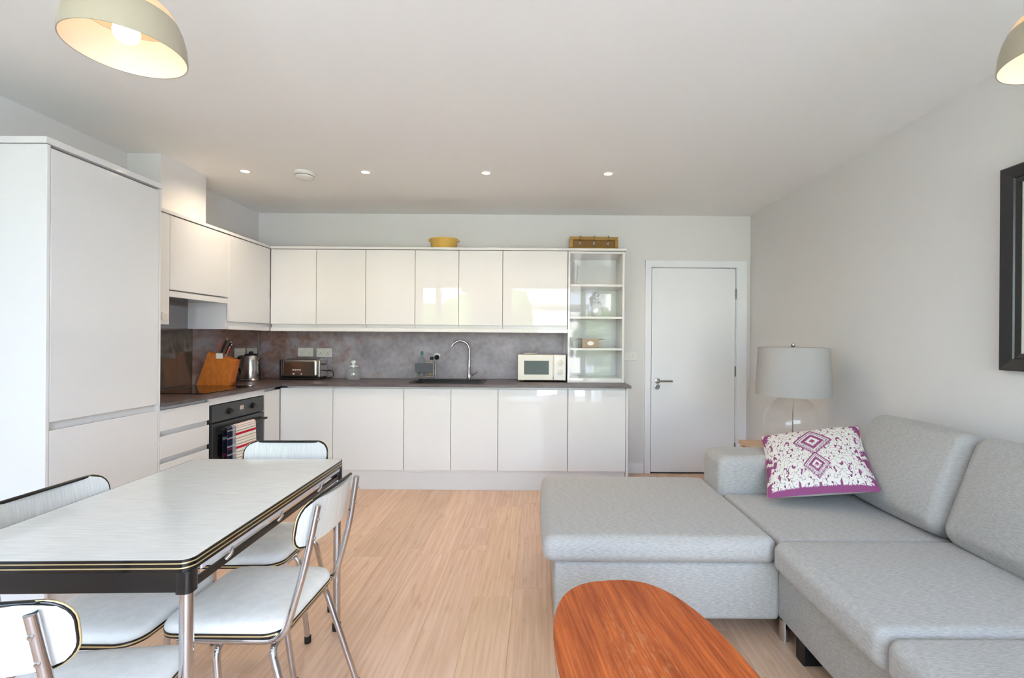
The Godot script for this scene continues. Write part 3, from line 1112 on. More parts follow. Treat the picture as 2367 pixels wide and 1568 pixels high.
func worktop_things() -> void:
	# knife block against the side wall, leaning away from it
	var b := thing("knife_block", "orange wooden knife block leaning on the worktop beside the kettle", "knife block", Vector3(-2.6, TOP, -3.81))
	var side := PackedVector2Array([Vector2(-0.125, 0.0), Vector2(0.115, 0.0), Vector2(0.155, 0.20), Vector2(-0.035, 0.268)])
	# outline is drawn in x and height; the prism is turned so that its own z becomes height
	var turn := Transform3D(Basis(Vector3.UP, 0.12), Vector3(-2.600, TOP + 0.001, -3.81)) * Transform3D(Basis(Vector3(1, 0, 0), Vector3(0, 0, 1), Vector3(0, 1, 0)), Vector3.ZERO)
	var pm := MB.new().prism(side, [Vector2(0.002, -0.055), Vector2(0, -0.053), Vector2(0, 0.053), Vector2(0.002, 0.055)], false, turn)
	for k in range(0, pm.ix.size(), 3):
		var sw := pm.ix[k + 1]
		pm.ix[k + 1] = pm.ix[k + 2]
		pm.ix[k + 2] = sw
	part(b, "block", pm, M.block_wood)
	var loc := Transform3D(Basis(Vector3.UP, 0.12), Vector3(-2.600, TOP + 0.001, -3.81))
	part(b, "front_inlay", MB.new().rbox(Vector3.ZERO, Vector3(0.006, 0.13, 0.085), 0.002, 1, loc * Transform3D(Basis(Vector3.BACK, -0.197), Vector3(0.132, 0.085, 0))), M.block_wood)
	var up := Vector3(0.36, 0.93, 0).normalized()
	var spots := [[-0.01, 0.262, -0.03, 0.10, "knife_red", "red-handled kitchen knife at the wall side of the knife block"], [0.03, 0.25, 0.0, 0.135, "plastic_black", "longest black-handled kitchen knife in the knife block"], [0.055, 0.238, -0.02, 0.125, "plastic_black", "black-handled kitchen knife behind the longest one in the block"], [0.085, 0.23, 0.03, 0.09, "knife_red", "short red-handled kitchen knife at the kettle side of the knife block"], [0.075, 0.235, -0.005, 0.105, "plastic_black", "shortest black-handled kitchen knife in the knife block"]]
	for s in spots:
		var p := Vector3(s[0], s[1], s[2])
		var kn := thing("kitchen_knife", s[5], "knife", loc * p, "knives in the knife block")
		part(kn, "bolster", MB.new().tube([loc * (p - up * 0.012), loc * (p + up * 0.018)], 0.008, 8, false, true, 0.7), M.steel)
		part(kn, "handle", MB.new().tube([loc * (p + up * 0.016), loc * (p + up * 0.05), loc * (p + up * (s[3] - 0.012))], [0.009, 0.011, 0.0105], 8, false, true, 0.7), M[s[4]])
		part(kn, "end_cap", MB.new().tube([loc * (p + up * (s[3] - 0.013)), loc * (p + up * s[3])], [0.0108, 0.007], 8, false, true, 0.7), M.steel)
	var sc := thing("label_card", "small white card hanging on the knife block", "card", loc * Vector3(0.045, 0.235, 0.05))
	part(sc, "card", MB.new().rbox(Vector3(0.05, 0.236, 0.0585), Vector3(0.05, 0.042, 0.002), 0.0005, 1, loc), M.plastic_white)

	# kettle
	var k := thing("kettle", "polished steel electric kettle with a black handle in the worktop corner", "kettle", Vector3(-2.585, TOP, -4.24))
	var kc := Vector3(-2.585, TOP, -4.24)
	var at := Transform3D(Basis.IDENTITY, kc)
	part(k, "power_base", MB.new().lathe([Vector2(0, 0.001), Vector2(0.085, 0.001), Vector2(0.088, 0.008), Vector2(0.082, 0.02), Vector2(0, 0.022)], 28, at), M.steel)
	part(k, "body", MB.new().lathe([Vector2(0, 0.022), Vector2(0.078, 0.022), Vector2(0.08, 0.03), Vector2(0.074, 0.12), Vector2(0.064, 0.215), Vector2(0.06, 0.225), Vector2(0, 0.225)], 32, at), M.steel)
	part(k, "lid", MB.new().lathe([Vector2(0, 0.225), Vector2(0.057, 0.225), Vector2(0.05, 0.238), Vector2(0.02, 0.244), Vector2(0.012, 0.262), Vector2(0, 0.264)], 24, at), M.plastic_black)
	part(k, "water_gauge", MB.new().rbox(Vector3(0.05, 0.125, 0.055), Vector3(0.014, 0.13, 0.02), 0.005, 2, at), M.smoked_glass)
	part(k, "spout", MB.new().lathe([Vector2(0.0, 0.0), Vector2(0.02, 0.0), Vector2(0.012, 0.045), Vector2(0, 0.045)], 10, at * Transform3D(Basis(Vector3.BACK, -0.9), Vector3(0.05, 0.18, 0))), M.steel)
	part(k, "handle", MB.new().tube(bent([kc + Vector3(-0.055, 0.215, 0.01), kc + Vector3(-0.10, 0.215, 0.015), kc + Vector3(-0.115, 0.12, 0.018), kc + Vector3(-0.075, 0.06, 0.01)], 0.04, 6), 0.012, 10), M.plastic_black)
	part(k, "handle_trim", MB.new().tube(bent([kc + Vector3(-0.06, 0.216, 0.022), kc + Vector3(-0.102, 0.214, 0.027), kc + Vector3(-0.117, 0.12, 0.03), kc + Vector3(-0.09, 0.07, 0.022)], 0.04, 6), 0.004, 8), M.chrome)

	# toaster
	var t := thing("toaster", "long brushed steel toaster with black base on the worktop", "toaster", Vector3(-2.2, TOP, -4.42))
	part(t, "base", box(-2.385, -2.02, TOP + 0.001, TOP + 0.022, -4.50, -4.335, 0.006, 2), M.plastic_black)
	part(t, "body", box(-2.37, -2.035, TOP + 0.022, TOP + 0.19, -4.498, -4.337, 0.028, 4), M.steel)
	part(t, "end_cap", box(-2.388, -2.362, TOP + 0.02, TOP + 0.186, -4.494, -4.341, 0.012, 3), M.plastic_black)
	part(t, "end_cap", box(-2.043, -2.012, TOP + 0.02, TOP + 0.186, -4.494, -4.341, 0.012, 3), M.steel)
	part(t, "lever", box(-2.012, -1.99, TOP + 0.135, TOP + 0.15, -4.43, -4.40, 0.004), M.plastic_black)
	for zz in [-4.45, -4.40]:
		part(t, "slot", box(-2.34, -2.065, TOP + 0.186, TOP + 0.1925, zz - 0.012, zz + 0.012, 0.002), M.plastic_black)
	for xx in [-2.262, -2.19]:
		part(t, "dial", MB.new().lathe([Vector2(0, 0), Vector2(0.011, 0), Vector2(0.01, 0.012), Vector2(0, 0.013)], 14, Transform3D(Basis(Vector3.RIGHT, PI / 2), Vector3(xx, TOP + 0.052, -4.337))), M.chrome)
	for q in 4:
		part(t, "button", box(-2.262 + q * 0.021, -2.248 + q * 0.021, TOP + 0.088, TOP + 0.096, -4.338, -4.334, 0.001), M.plastic_white)
	part(t, "cord", MB.new().tube(bent([Vector3(-2.015, TOP + 0.03, -4.45), Vector3(-1.985, TOP + 0.012, -4.44), Vector3(-1.93, TOP + 0.02, -4.44), Vector3(-1.935, TOP + 0.075, -4.45), Vector3(-1.99, TOP + 0.085, -4.47), Vector3(-2.02, TOP + 0.07, -4.48)], 0.04, 5), 0.0045, 8), M.plastic_black)

	# round glass jar with a ball lid
	var jc := Transform3D(Basis.IDENTITY.scaled(Vector3(1.2, 1.0, 1.2)), Vector3(-1.74, TOP + 0.001, -4.44))
	var j := thing("glass_jar", "small round clear glass jar with a ball stopper by the splashback", "jar", jc.origin)
	part(j, "jar", MB.new().lathe([Vector2(0, 0), Vector2(0.05, 0), Vector2(0.05, 0.006), Vector2(0.062, 0.03), Vector2(0.066, 0.055), Vector2(0.055, 0.09), Vector2(0.035, 0.105), Vector2(0.034, 0.118), Vector2(0.031, 0.118), Vector2(0.032, 0.105), Vector2(0.052, 0.088), Vector2(0.062, 0.055), Vector2(0.058, 0.03), Vector2(0.046, 0.008), Vector2(0, 0.008)], 28, jc), M.pale_glass)
	part(j, "stopper", MB.new().lathe([Vector2(0, 0.119), Vector2(0.037, 0.119), Vector2(0.036, 0.126), Vector2(0.014, 0.134), Vector2(0.01, 0.142), Vector2(0.018, 0.152), Vector2(0.021, 0.163), Vector2(0.018, 0.175), Vector2(0.008, 0.182), Vector2(0, 0.184)], 20, jc), M.cut_glass)

	# caddy with sponge, brush and washing-up bottle
	var cz := -4.47
	var cd := thing("sponge_caddy", "wire caddy with grey sponge cloth beside the sink", "caddy", Vector3(-1.07, TOP, cz))
	var wire := MB.new()
	for xx in [-1.155, -0.985]:
		for zz in [cz - 0.045, cz + 0.045]:
			wire.tube([Vector3(xx, TOP + 0.001, zz), Vector3(xx, TOP + 0.165, zz)], 0.003, 6)
	for yy in [0.035, 0.165]:
		wire.tube([Vector3(-1.155, TOP + yy, cz + 0.045), Vector3(-0.985, TOP + yy, cz + 0.045), Vector3(-0.985, TOP + yy, cz - 0.045), Vector3(-1.155, TOP + yy, cz - 0.045)], 0.003, 6, true)
	wire.rbox(Vector3(-1.07, TOP + 0.034, cz), Vector3(0.168, 0.003, 0.088), 0.001)
	part(cd, "wire_frame", wire, M.steel)
	single("sponge_cloth", MB.new().rbox(Vector3(-1.07, TOP + 0.115, cz + 0.056), Vector3(0.165, 0.09, 0.014), 0.005, 2), M.sponge_grey, "dark grey sponge cloth hanging over the front of the caddy", "cloth")
	var bt := thing("washing_up_bottle", "clear washing-up bottle with teal cap in the sink caddy", "bottle", Vector3(-1.105, TOP + 0.036, cz))
	var bx := Transform3D(Basis.IDENTITY, Vector3(-1.105, TOP + 0.0365, cz - 0.005))
	part(bt, "bottle", MB.new().lathe([Vector2(0, 0), Vector2(0.028, 0), Vector2(0.03, 0.01), Vector2(0.03, 0.13), Vector2(0.022, 0.165), Vector2(0.011, 0.185), Vector2(0.011, 0.20), Vector2(0, 0.20)], 18, bx), M.smoked_glass)
	part(bt, "cap", MB.new().lathe([Vector2(0, 0.20), Vector2(0.014, 0.20), Vector2(0.013, 0.222), Vector2(0.006, 0.232), Vector2(0, 0.232)], 14, bx), M.bottle_cap)
	var br := thing("dish_brush", "wooden-handled dish brush in the sink caddy", "brush", Vector3(-1.02, TOP + 0.036, cz))
	part(br, "handle", MB.new().tube([Vector3(-1.022, TOP + 0.04, cz + 0.02), Vector3(-1.012, TOP + 0.19, cz + 0.0)], [0.008, 0.0065], 8), M.cork_tan)
	part(br, "brush_head", MB.new().lathe([Vector2(0, 0.0), Vector2(0.014, 0.0), Vector2(0.018, 0.012), Vector2(0.013, 0.028), Vector2(0, 0.03)], 14, Transform3D(Basis.IDENTITY, Vector3(-1.012, TOP + 0.188, cz))), M.plastic_black)
	var hk := thing("wall_hook", "round black and cream suction hook on the splashback by the caddy", "hook", Vector3(-0.985, 1.125, BACK + 0.01))
	var hx := Transform3D(Basis(Vector3.RIGHT, PI / 2), Vector3(-0.985, 1.13, BACK + 0.011))
	part(hk, "plate", MB.new().lathe([Vector2(0, 0), Vector2(0.03, 0), Vector2(0.028, 0.008), Vector2(0, 0.012)], 20, hx), M.plastic_cream)
	hx.origin.y -= 0.012
	part(hk, "button", MB.new().lathe([Vector2(0, 0.011), Vector2(0.023, 0.011), Vector2(0.024, 0.022), Vector2(0.016, 0.03), Vector2(0, 0.031)], 20, hx), M.rubber_black)

	# microwave
	var m := thing("microwave", "cream microwave oven on the worktop beside the shelf unit", "microwave", Vector3(0.03, TOP, -4.43))
	var mx0 := -0.188
	var mx1 := 0.250
	var my := TOP + 0.014
	var mz := -4.285
	part(m, "body", box(mx0, mx1, my, my + 0.235, -4.575, mz - 0.02, 0.006, 2), M.plastic_cream)
	var md := part(m, "door", box(mx0 + 0.001, mx1 - 0.115, my + 0.002, my + 0.233, mz - 0.0195, mz, 0.006, 2), M.plastic_cream)
	part(md, "window", box(mx0 + 0.058, mx1 - 0.155, my + 0.055, my + 0.18, mz - 0.002, mz + 0.0015, 0.001), M.microwave_glass)
	part(md, "handle", box(mx1 - 0.125, mx1 - 0.112, my + 0.03, my + 0.205, mz - 0.004, mz + 0.012, 0.005, 2), M.plastic_white)
	part(m, "control_panel", box(mx1 - 0.112, mx1 - 0.001, my + 0.002, my + 0.233, mz - 0.0195, mz - 0.001, 0.005, 2), M.plastic_white)
	for yy in [0.165, 0.075]:
		var dx := Transform3D(Basis(Vector3.RIGHT, PI / 2), Vector3(mx1 - 0.052, my + yy, mz - 0.002))
		var dm := MB.new().lathe([Vector2(0, 0), Vector2(0.026, 0), Vector2(0.024, 0.014), Vector2(0.021, 0.016), Vector2(0, 0.016)], 22, dx)
		dm.rbox(Vector3(mx1 - 0.052, my + yy, mz + 0.017), Vector3(0.008, 0.044, 0.008), 0.003)
		part(m, "dial", dm, M.plastic_cream)
	for xx in [mx0 + 0.04, mx1 - 0.04]:
		for zz in [-4.54, mz - 0.05]:
			part(m, "foot", box(xx - 0.015, xx + 0.015, TOP + 0.0005, my, zz - 0.015, zz + 0.015, 0.002), M.rubber_black)
	single("plate_stack_lid", MB.new().lathe([Vector2(0, 0), Vector2(0.05, 0), Vector2(0.066, 0.008), Vector2(0.066, 0.011), Vector2(0.045, 0.008), Vector2(0, 0.006)], 24, Transform3D(Basis.IDENTITY, Vector3(-0.075, my + 0.2355, -4.42))), M.plastic_white, "small white saucer lying on top of the microwave", "saucer")

	# sockets
	for q in [[-2.265, 1.158, "left of the pair above the toaster"], [-2.083, 1.155, "right of the pair, above the toaster end"]]:
		var s := thing("wall_socket", "cream double socket plate on the splashback, %s" % q[2], "socket", Vector3(q[0], q[1], BACK + 0.01), "sockets on the kitchen wall")
		part(s, "plate", box(q[0] - 0.074, q[0] + 0.074, q[1] - 0.043, q[1] + 0.043, BACK + 0.0103, BACK + 0.019, 0.003, 2), M.plastic_cream)
		for xx in [-0.036, 0.036]:
			part(s, "switch", box(q[0] + xx - 0.006, q[0] + xx + 0.006, q[1] + 0.012, q[1] + 0.03, BACK + 0.019, BACK + 0.022, 0.001), M.plastic_white)
			for h in [[0, -0.002, 0.008, 0.004], [-0.011, -0.02, 0.006, 0.004], [0.011, -0.02, 0.006, 0.004]]:
				part(s, "pin_hole", box(q[0] + xx + h[0] - h[3] / 2, q[0] + xx + h[0] + h[3] / 2, q[1] + h[1] - h[2] / 2, q[1] + h[1] + h[2] / 2, BACK + 0.0185, BACK + 0.0194, 0.0), M.rubber_black)
	for q in [[-4.305, "further from the corner"], [-4.487, "next to the corner"]]:
		var s := thing("wall_socket", "cream double socket plate behind the kettle, %s" % q[1], "socket", Vector3(LEFT + 0.01, 1.155, q[0]), "sockets behind the kettle")
		part(s, "plate", box(LEFT + 0.0103, LEFT + 0.019, 1.112, 1.198, q[0] - 0.074, q[0] + 0.074, 0.003, 2), M.plastic_cream)
		for zz in [-0.036, 0.036]:
			part(s, "switch", box(LEFT + 0.019, LEFT + 0.022, 1.167, 1.185, q[0] + zz - 0.006, q[0] + zz + 0.006, 0.001), M.plastic_white)
	var sw := thing("light_switch", "white switch plate on the wall between the shelf unit and the door", "switch", Vector3(0.89, 1.14, BACK))
	part(sw, "plate", box(0.815, 0.96, 1.10, 1.186, BACK + 0.0005, BACK + 0.009, 0.003, 2), M.plastic_white)
	for xx in [0.85, 0.925]:
		part(sw, "rocker", box(xx - 0.01, xx + 0.01, 1.125, 1.161, BACK + 0.009, BACK + 0.013, 0.002), M.plastic_white)


func shelf_things() -> void:
	var vx := Transform3D(Basis.IDENTITY, Vector3(0.335, 1.7985, -4.33))
	var va := thing("bud_vase", "slim clear glass bud vase on the top shelf", "vase", vx.origin)
	part(va, "foot", MB.new().lathe([Vector2(0, 0), Vector2(0.036, 0), Vector2(0.034, 0.006), Vector2(0.012, 0.018), Vector2(0, 0.02)], 20, vx), M.cut_glass)
	part(va, "neck", MB.new().lathe([Vector2(0.012, 0.018), Vector2(0.022, 0.05), Vector2(0.024, 0.11), Vector2(0.017, 0.17), Vector2(0.02, 0.205), Vector2(0.018, 0.205), Vector2(0.015, 0.17), Vector2(0.021, 0.11), Vector2(0.019, 0.05), Vector2(0.004, 0.022)], 20, vx), M.pale_glass)
	var dx := Transform3D(Basis.IDENTITY, Vector3(0.535, 1.5075, -4.38))
	var de := thing("decanter", "square cut-glass decanter with stopper on the second shelf", "decanter", dx.origin)
	var bd := MB.new().prism(rounded_rect(-0.048, 0.048, -0.048, 0.048, 0.012, 3), [Vector2(0.004, 0), Vector2(0, 0.005), Vector2(0, 0.115), Vector2(0.014, 0.135), Vector2(0.032, 0.142)], true, dx)
	part(de, "body", bd, M.pale_glass)
	part(de, "liner", MB.new().prism(rounded_rect(-0.04, 0.04, -0.04, 0.04, 0.012, 3), [Vector2(0.004, 0.012), Vector2(0, 0.016), Vector2(0, 0.108), Vector2(0.012, 0.125), Vector2(0.028, 0.131)], true, dx), M.clear_glass)
	part(de, "neck", MB.new().lathe([Vector2(0.017, 0.141), Vector2(0.014, 0.165), Vector2(0.022, 0.175), Vector2(0.022, 0.18), Vector2(0, 0.18)], 18, dx), M.cut_glass)
	part(de, "stopper", MB.new().lathe([Vector2(0, 0.18), Vector2(0.01, 0.18), Vector2(0.012, 0.188), Vector2(0.026, 0.202), Vector2(0.026, 0.212), Vector2(0.014, 0.228), Vector2(0, 0.232)], 10, dx, 5.0), M.cut_glass)
	var cx := Vector3(0.475, 1.2235, -4.36)
	var cr := thing("tea_light_holder", "small driftwood box holder with twig handles and a white oval on the third shelf", "box", cx)
	var bx := MB.new()
	for b in [[-0.075, 0.075, 0, 0.01, -0.045, 0.045], [-0.075, 0.075, 0.01, 0.085, 0.037, 0.045], [-0.075, 0.075, 0.01, 0.085, -0.045, -0.037], [-0.075, -0.067, 0.01, 0.085, -0.037, 0.037], [0.067, 0.075, 0.01, 0.085, -0.037, 0.037]]:
		bx.rbox(cx + Vector3((b[0] + b[1]) / 2, (b[2] + b[3]) / 2, (b[4] + b[5]) / 2), Vector3(b[1] - b[0], b[3] - b[2], b[5] - b[4]), 0.002)
	part(cr, "box", bx, M.driftwood)
	part(cr, "oval_plaque", MB.new().lathe([Vector2(0, 0), Vector2(0.03, 0), Vector2(0.029, 0.003), Vector2(0, 0.004)], 24, Transform3D(Basis(Vector3.RIGHT, PI / 2).scaled(Vector3(1.0, 0.62, 1.0)), cx + Vector3(0, 0.042, 0.0452))), M.plastic_white)
	for s in [-1, 1]:
		part(cr, "twig_handle", MB.new().tube([cx + Vector3(0.075 * s, 0.078, 0.02), cx + Vector3(0.105 * s, 0.083, 0.024), cx + Vector3(0.132 * s, 0.08, 0.026)], [0.008, 0.006, 0.004], 7), M.satin_nickel)

	# on top of the wall cabinets
	var yx := Transform3D(Basis.IDENTITY.scaled(Vector3(1.0, 1.0, 0.72)), Vector3(-0.884, 2.119, -4.37))
	var yd := thing("oven_dish", "oval yellow glazed oven dish with lug handles on the wall cabinets", "dish", yx.origin)
	part(yd, "bowl", MB.new().lathe([Vector2(0, 0), Vector2(0.105, 0), Vector2(0.115, 0.01), Vector2(0.125, 0.085), Vector2(0.132, 0.095), Vector2(0.131, 0.103), Vector2(0.12, 0.102), Vector2(0.108, 0.02), Vector2(0, 0.015)], 40, yx), M.yellow_glaze)
	for s in [-1, 1]:
		part(yd, "lug", MB.new().rbox(Vector3(-0.884 + 0.133 * s, 2.119 + 0.088, -4.37), Vector3(0.022, 0.016, 0.06), 0.007, 2), M.yellow_glaze)
	var rx := Vector3(0.505, 2.119, -4.40)
	var rk := thing("coat_rack", "golden wooden coat rack with three metal hooks lying on the wall cabinets", "coat rack", rx)
	var lean := Transform3D(Basis(Vector3.UP, 0.03) * Basis(Vector3.RIGHT, -0.12), rx + Vector3(0, 0.001, 0.02))
	var fr := MB.new()
	for b in [[-0.225, 0.225, 0.10, 0.13, 0.0, 0.035], [-0.225, 0.225, 0.0, 0.025, 0.0, 0.035], [-0.225, -0.195, 0.025, 0.10, 0.0, 0.035], [0.195, 0.225, 0.025, 0.10, 0.0, 0.035]]:
		fr.rbox(Vector3((b[0] + b[1]) / 2, (b[2] + b[3]) / 2, (b[4] + b[5]) / 2), Vector3(b[1] - b[0], b[3] - b[2], b[5] - b[4]), 0.004, 1, lean)
	part(rk, "frame", fr, M.golden_wood)
	part(rk, "back_board", MB.new().rbox(Vector3(0, 0.0625, 0.006), Vector3(0.39, 0.075, 0.01), 0.0, 1, lean), M.shaded_gold_wood)  # added board, coloured darker for the shade inside the open frame
	for xx in [-0.13, 0.0, 0.13]:
		var hm := MB.new().tube(bent([lean * Vector3(xx, 0.085, 0.011), lean * Vector3(xx, 0.095, 0.045), lean * Vector3(xx, 0.12, 0.062)], 0.015), 0.005, 8)
		hm.tube(bent([lean * Vector3(xx, 0.06, 0.011), lean * Vector3(xx, 0.035, 0.045), lean * Vector3(xx, 0.06, 0.06)], 0.02), 0.0045, 8)
		hm.rbox(Vector3(xx, 0.07, 0.013), Vector3(0.014, 0.05, 0.004), 0.001, 1, lean)
		for p in [Vector3(xx, 0.122, 0.063), Vector3(xx, 0.062, 0.061)]:
			hm.lathe([Vector2(0, -0.009), Vector2(0.008, -0.005), Vector2(0.009, 0.0), Vector2(0.008, 0.005), Vector2(0, 0.009)], 10, lean * Transform3D(Basis.IDENTITY, p))
		part(rk, "hook", hm, M.chrome)


# ------------------------------------------------------------------ lamps
func pendant(x: float, z: float, label: String) -> void:
	var y := 2.024
	var p := thing("pendant_lamp", label, "lamp", Vector3(x, y, z), "pendant lamps")
	var at := Transform3D(Basis.IDENTITY, Vector3(x, y, z))
	part(p, "shade_band", MB.new().lathe([Vector2(0.1260, 0.0000), Vector2(0.1280, 0.0000), Vector2(0.1283, 0.0079), Vector2(0.1256, 0.0393), Vector2(0.1177, 0.0707), Vector2(0.1083, 0.0926), Vector2(0.1064, 0.0918)], 56, at), M.shade_outer)
	part(p, "shade_lining", MB.new().lathe([Vector2(0.1062, 0.0915), Vector2(0.1158, 0.0699), Vector2(0.1236, 0.0393), Vector2(0.1263, 0.0079), Vector2(0.1258, 0.0002), Vector2(0.1252, 0.0003), Vector2(0.1254, 0.0079), Vector2(0.1227, 0.0393), Vector2(0.1148, 0.0695), Vector2(0.1052, 0.0911)], 56, at), M.shade_inner)
	part(p, "shade_cap", MB.new().lathe([Vector2(0.1056, 0.0926), Vector2(0.1079, 0.0934), Vector2(0.0942, 0.1177), Vector2(0.0707, 0.1397), Vector2(0.0393, 0.1539), Vector2(0.0188, 0.1586), Vector2(0.0188, 0.1562), Vector2(0.0385, 0.1515), Vector2(0.0691, 0.1374), Vector2(0.0918, 0.1162)], 56, at), M.shade_glass)
	part(p, "lamp_holder", MB.new().lathe([Vector2(0, 0.1), Vector2(0.018, 0.1), Vector2(0.018, 0.15), Vector2(0.022, 0.156), Vector2(0.022, 0.19), Vector2(0.008, 0.24), Vector2(0, 0.24)], 20, at), M.shade_outer)
	part(p, "bulb", MB.new().lathe([Vector2(0, 0.022), Vector2(0.014, 0.024), Vector2(0.025, 0.033), Vector2(0.029, 0.048), Vector2(0.026, 0.067), Vector2(0.017, 0.085), Vector2(0.014, 0.0995), Vector2(0, 0.0995)], 20, at), M.bulb_glow)
	part(p, "cord", MB.new().tube([Vector3(x, y + 0.238, z), Vector3(x, CEIL - 0.02, z)], 0.003, 8), M.plastic_white)
	part(p, "ceiling_rose", MB.new().lathe([Vector2(0, CEIL - y - 0.028), Vector2(0.03, CEIL - y - 0.026), Vector2(0.048, CEIL - y - 0.008), Vector2(0.05, CEIL - y - 0.0005), Vector2(0, CEIL - y - 0.0005)], 28, at), M.plastic_white)
	var l := OmniLight3D.new()
	l.name = "pendant_light"
	l.light_color = srgb(255, 226, 196)
	l.light_energy = PENDANT_ENERGY
	l.light_size = 0.03
	l.omni_range = 8.0
	l.omni_attenuation = 2.0
	l.shadow_enabled = true
	p.add_child(l)
	l.position = Vector3(0, 0.05, 0)


const PENDANT_ENERGY := 0.00035
const SPOT_ENERGY := 0.062


func downlight(x: float, z: float, label: String) -> void:
	var d := thing("downlight", label, "downlight", Vector3(x, CEIL, z), "downlights over the kitchen worktop")
	var at := Transform3D(Basis.IDENTITY, Vector3(x, CEIL, z))
	part(d, "trim_ring", MB.new().lathe([Vector2(0.03, -0.0008), Vector2(0.031, -0.004), Vector2(0.042, -0.004), Vector2(0.045, -0.0008)], 28, at), M.plastic_white)
	part(d, "lamp_face", MB.new().lathe([Vector2(0, -0.0025), Vector2(0.031, -0.0022), Vector2(0.031, -0.0006), Vector2(0, -0.0006)], 24, at), M.downlight_glow)
	var l := SpotLight3D.new()
	l.name = "downlight_beam"
	l.light_color = srgb(255, 232, 200)
	l.light_energy = SPOT_ENERGY
	l.light_size = 0.03
	l.spot_angle = 78.0
	l.spot_angle_attenuation = 1.0
	l.spot_range = 8.0
	l.spot_attenuation = 2.0
	l.shadow_enabled = true
	d.add_child(l)
	l.position = Vector3(0, -0.012, 0)
	l.rotation = Vector3(-PI / 2, 0, 0)


func lamps() -> void:
	pendant(-1.063, -1.21, "cream dome pendant lamp hanging over the dining table")
	pendant(1.345, -1.21, "cream dome pendant lamp hanging over the sofa")
	for q in [[-2.156, "downlight above the corner by the kettle"], [-1.275, "downlight above the glass jar"], [-0.393, "downlight above the tap and microwave"], [0.50, "downlight above the open shelf unit"]]:
		downlight(q[0], -3.45, q[1])
	var at := Transform3D(Basis.IDENTITY, Vector3(-1.73, CEIL, -3.47))
	var s := thing("smoke_alarm", "round white smoke alarm on the ceiling", "smoke alarm", at.origin)
	part(s, "base", MB.new().lathe([Vector2(0, -0.026), Vector2(0.066, -0.026), Vector2(0.072, -0.02), Vector2(0.073, -0.0005), Vector2(0, -0.0005)], 32, at), M.plastic_white)
	part(s, "vent_ring", MB.new().lathe([Vector2(0, -0.03), Vector2(0.058, -0.03), Vector2(0.058, -0.0262), Vector2(0, -0.0262)], 32, at), M.satin_nickel)
	part(s, "cap", MB.new().lathe([Vector2(0, -0.058), Vector2(0.03, -0.057), Vector2(0.048, -0.051), Vector2(0.062, -0.042), Vector2(0.063, -0.0302), Vector2(0, -0.0302)], 32, at), M.plastic_white)


# ------------------------------------------------------------------ dining set
func dining_table() -> void:
	var c := Vector3(-1.18, 0, -1.615)
	var t := thing("dining_table", "white laminate dining table with black and gold edging and chrome legs", "table", Vector3.ZERO)
	var hx := 0.327
	var hz := 0.487
	var outline := rounded_rect(-hx, hx, -hz, hz, 0.028, 6)
	part(t, "tabletop", MB.new().prism(rounded_rect(-hx + 0.002, hx - 0.002, -hz + 0.002, hz - 0.002, 0.026, 6), [Vector2(0, 0.7235), Vector2(0, 0.752), Vector2(0.001, 0.753)], true), M.streaked_laminate)
	var path := []
	for p in outline:
		path.append(Vector3(p.x, 0, p.y))
	path.reverse()
	var ring := func(y0: float, y1: float, out: float) -> MB:
		return MB.new().sweep(path, [Vector2(-0.003, y0), Vector2(out, y0), Vector2(out, y1), Vector2(-0.003, y1)], true)
	part(t, "edge_band", ring.call(0.7465, 0.7525, 0.001), M.black_gloss, "black edge band")
	part(t, "gold_strip", ring.call(0.7435, 0.7465, 0.0018), M.gold_trim, "gold edge strip")
	part(t, "edge_band", ring.call(0.735, 0.7435, 0.001), M.black_gloss, "black edge band")
	part(t, "gold_strip", ring.call(0.732, 0.735, 0.0018), M.gold_trim, "gold edge strip")
	part(t, "edge_band", ring.call(0.7235, 0.732, 0.0005), M.black_gloss, "black edge band")
	# frame under the top
	for s in [-1, 1]:
		part(t, "end_apron", box(-hx + 0.03, hx - 0.03, 0.672, 0.7233, s * (hz - 0.012) - 0.008, s * (hz - 0.012) + 0.008, 0.002), M.black_lacquer)
		part(t, "side_rail", box(s * (hx - 0.014) - 0.006, s * (hx - 0.014) + 0.006, 0.672, 0.690, -hz + 0.03, hz - 0.03, 0.002), M.black_lacquer)
		var run := MB.new().rbox(Vector3(s * (hx - 0.004), 0.7165, 0), Vector3(0.006, 0.013, hz * 2 - 0.09), 0.002)
		part(t, "runner", run, M.satin_alloy, "chrome extension runner")
		for zz in [-0.24, 0.06, 0.33]:
			part(t, "runner_clip", MB.new().tube(bent([Vector3(s * (hx - 0.005), 0.712, zz - 0.012), Vector3(s * (hx + 0.006), 0.702, zz), Vector3(s * (hx - 0.004), 0.688, zz + 0.012)], 0.008), 0.005, 8), M.chrome)
		for e in [-1, 1]:
			part(t, "corner_block", MB.new().prism(rounded_rect(s * (hx - 0.022) - 0.02, s * (hx - 0.022) + 0.02, e * (hz - 0.022) - 0.02, e * (hz - 0.022) + 0.02, 0.014, 5), [Vector2(0, 0.668), Vector2(0, 0.7233)], true), M.black_lacquer)
			var foot := Vector3(s * (hx - 0.02), 0.0, e * (hz - 0.02))
			var lg := part(t, "leg", MB.new().tube([foot + Vector3(0, 0.02, 0), foot + Vector3(0, 0.668, 0)], 0.0155, 16), M.chrome, "chrome tube leg")
			part(lg, "foot_cap", MB.new().lathe([Vector2(0, 0.0005), Vector2(0.018, 0.0005), Vector2(0.018, 0.03), Vector2(0.0157, 0.034), Vector2(0.0157, 0.0205), Vector2(0, 0.0205)], 16, Transform3D(Basis.IDENTITY, foot)), M.rubber_black)
	t.position = c
	t.rotation.y = 0.03


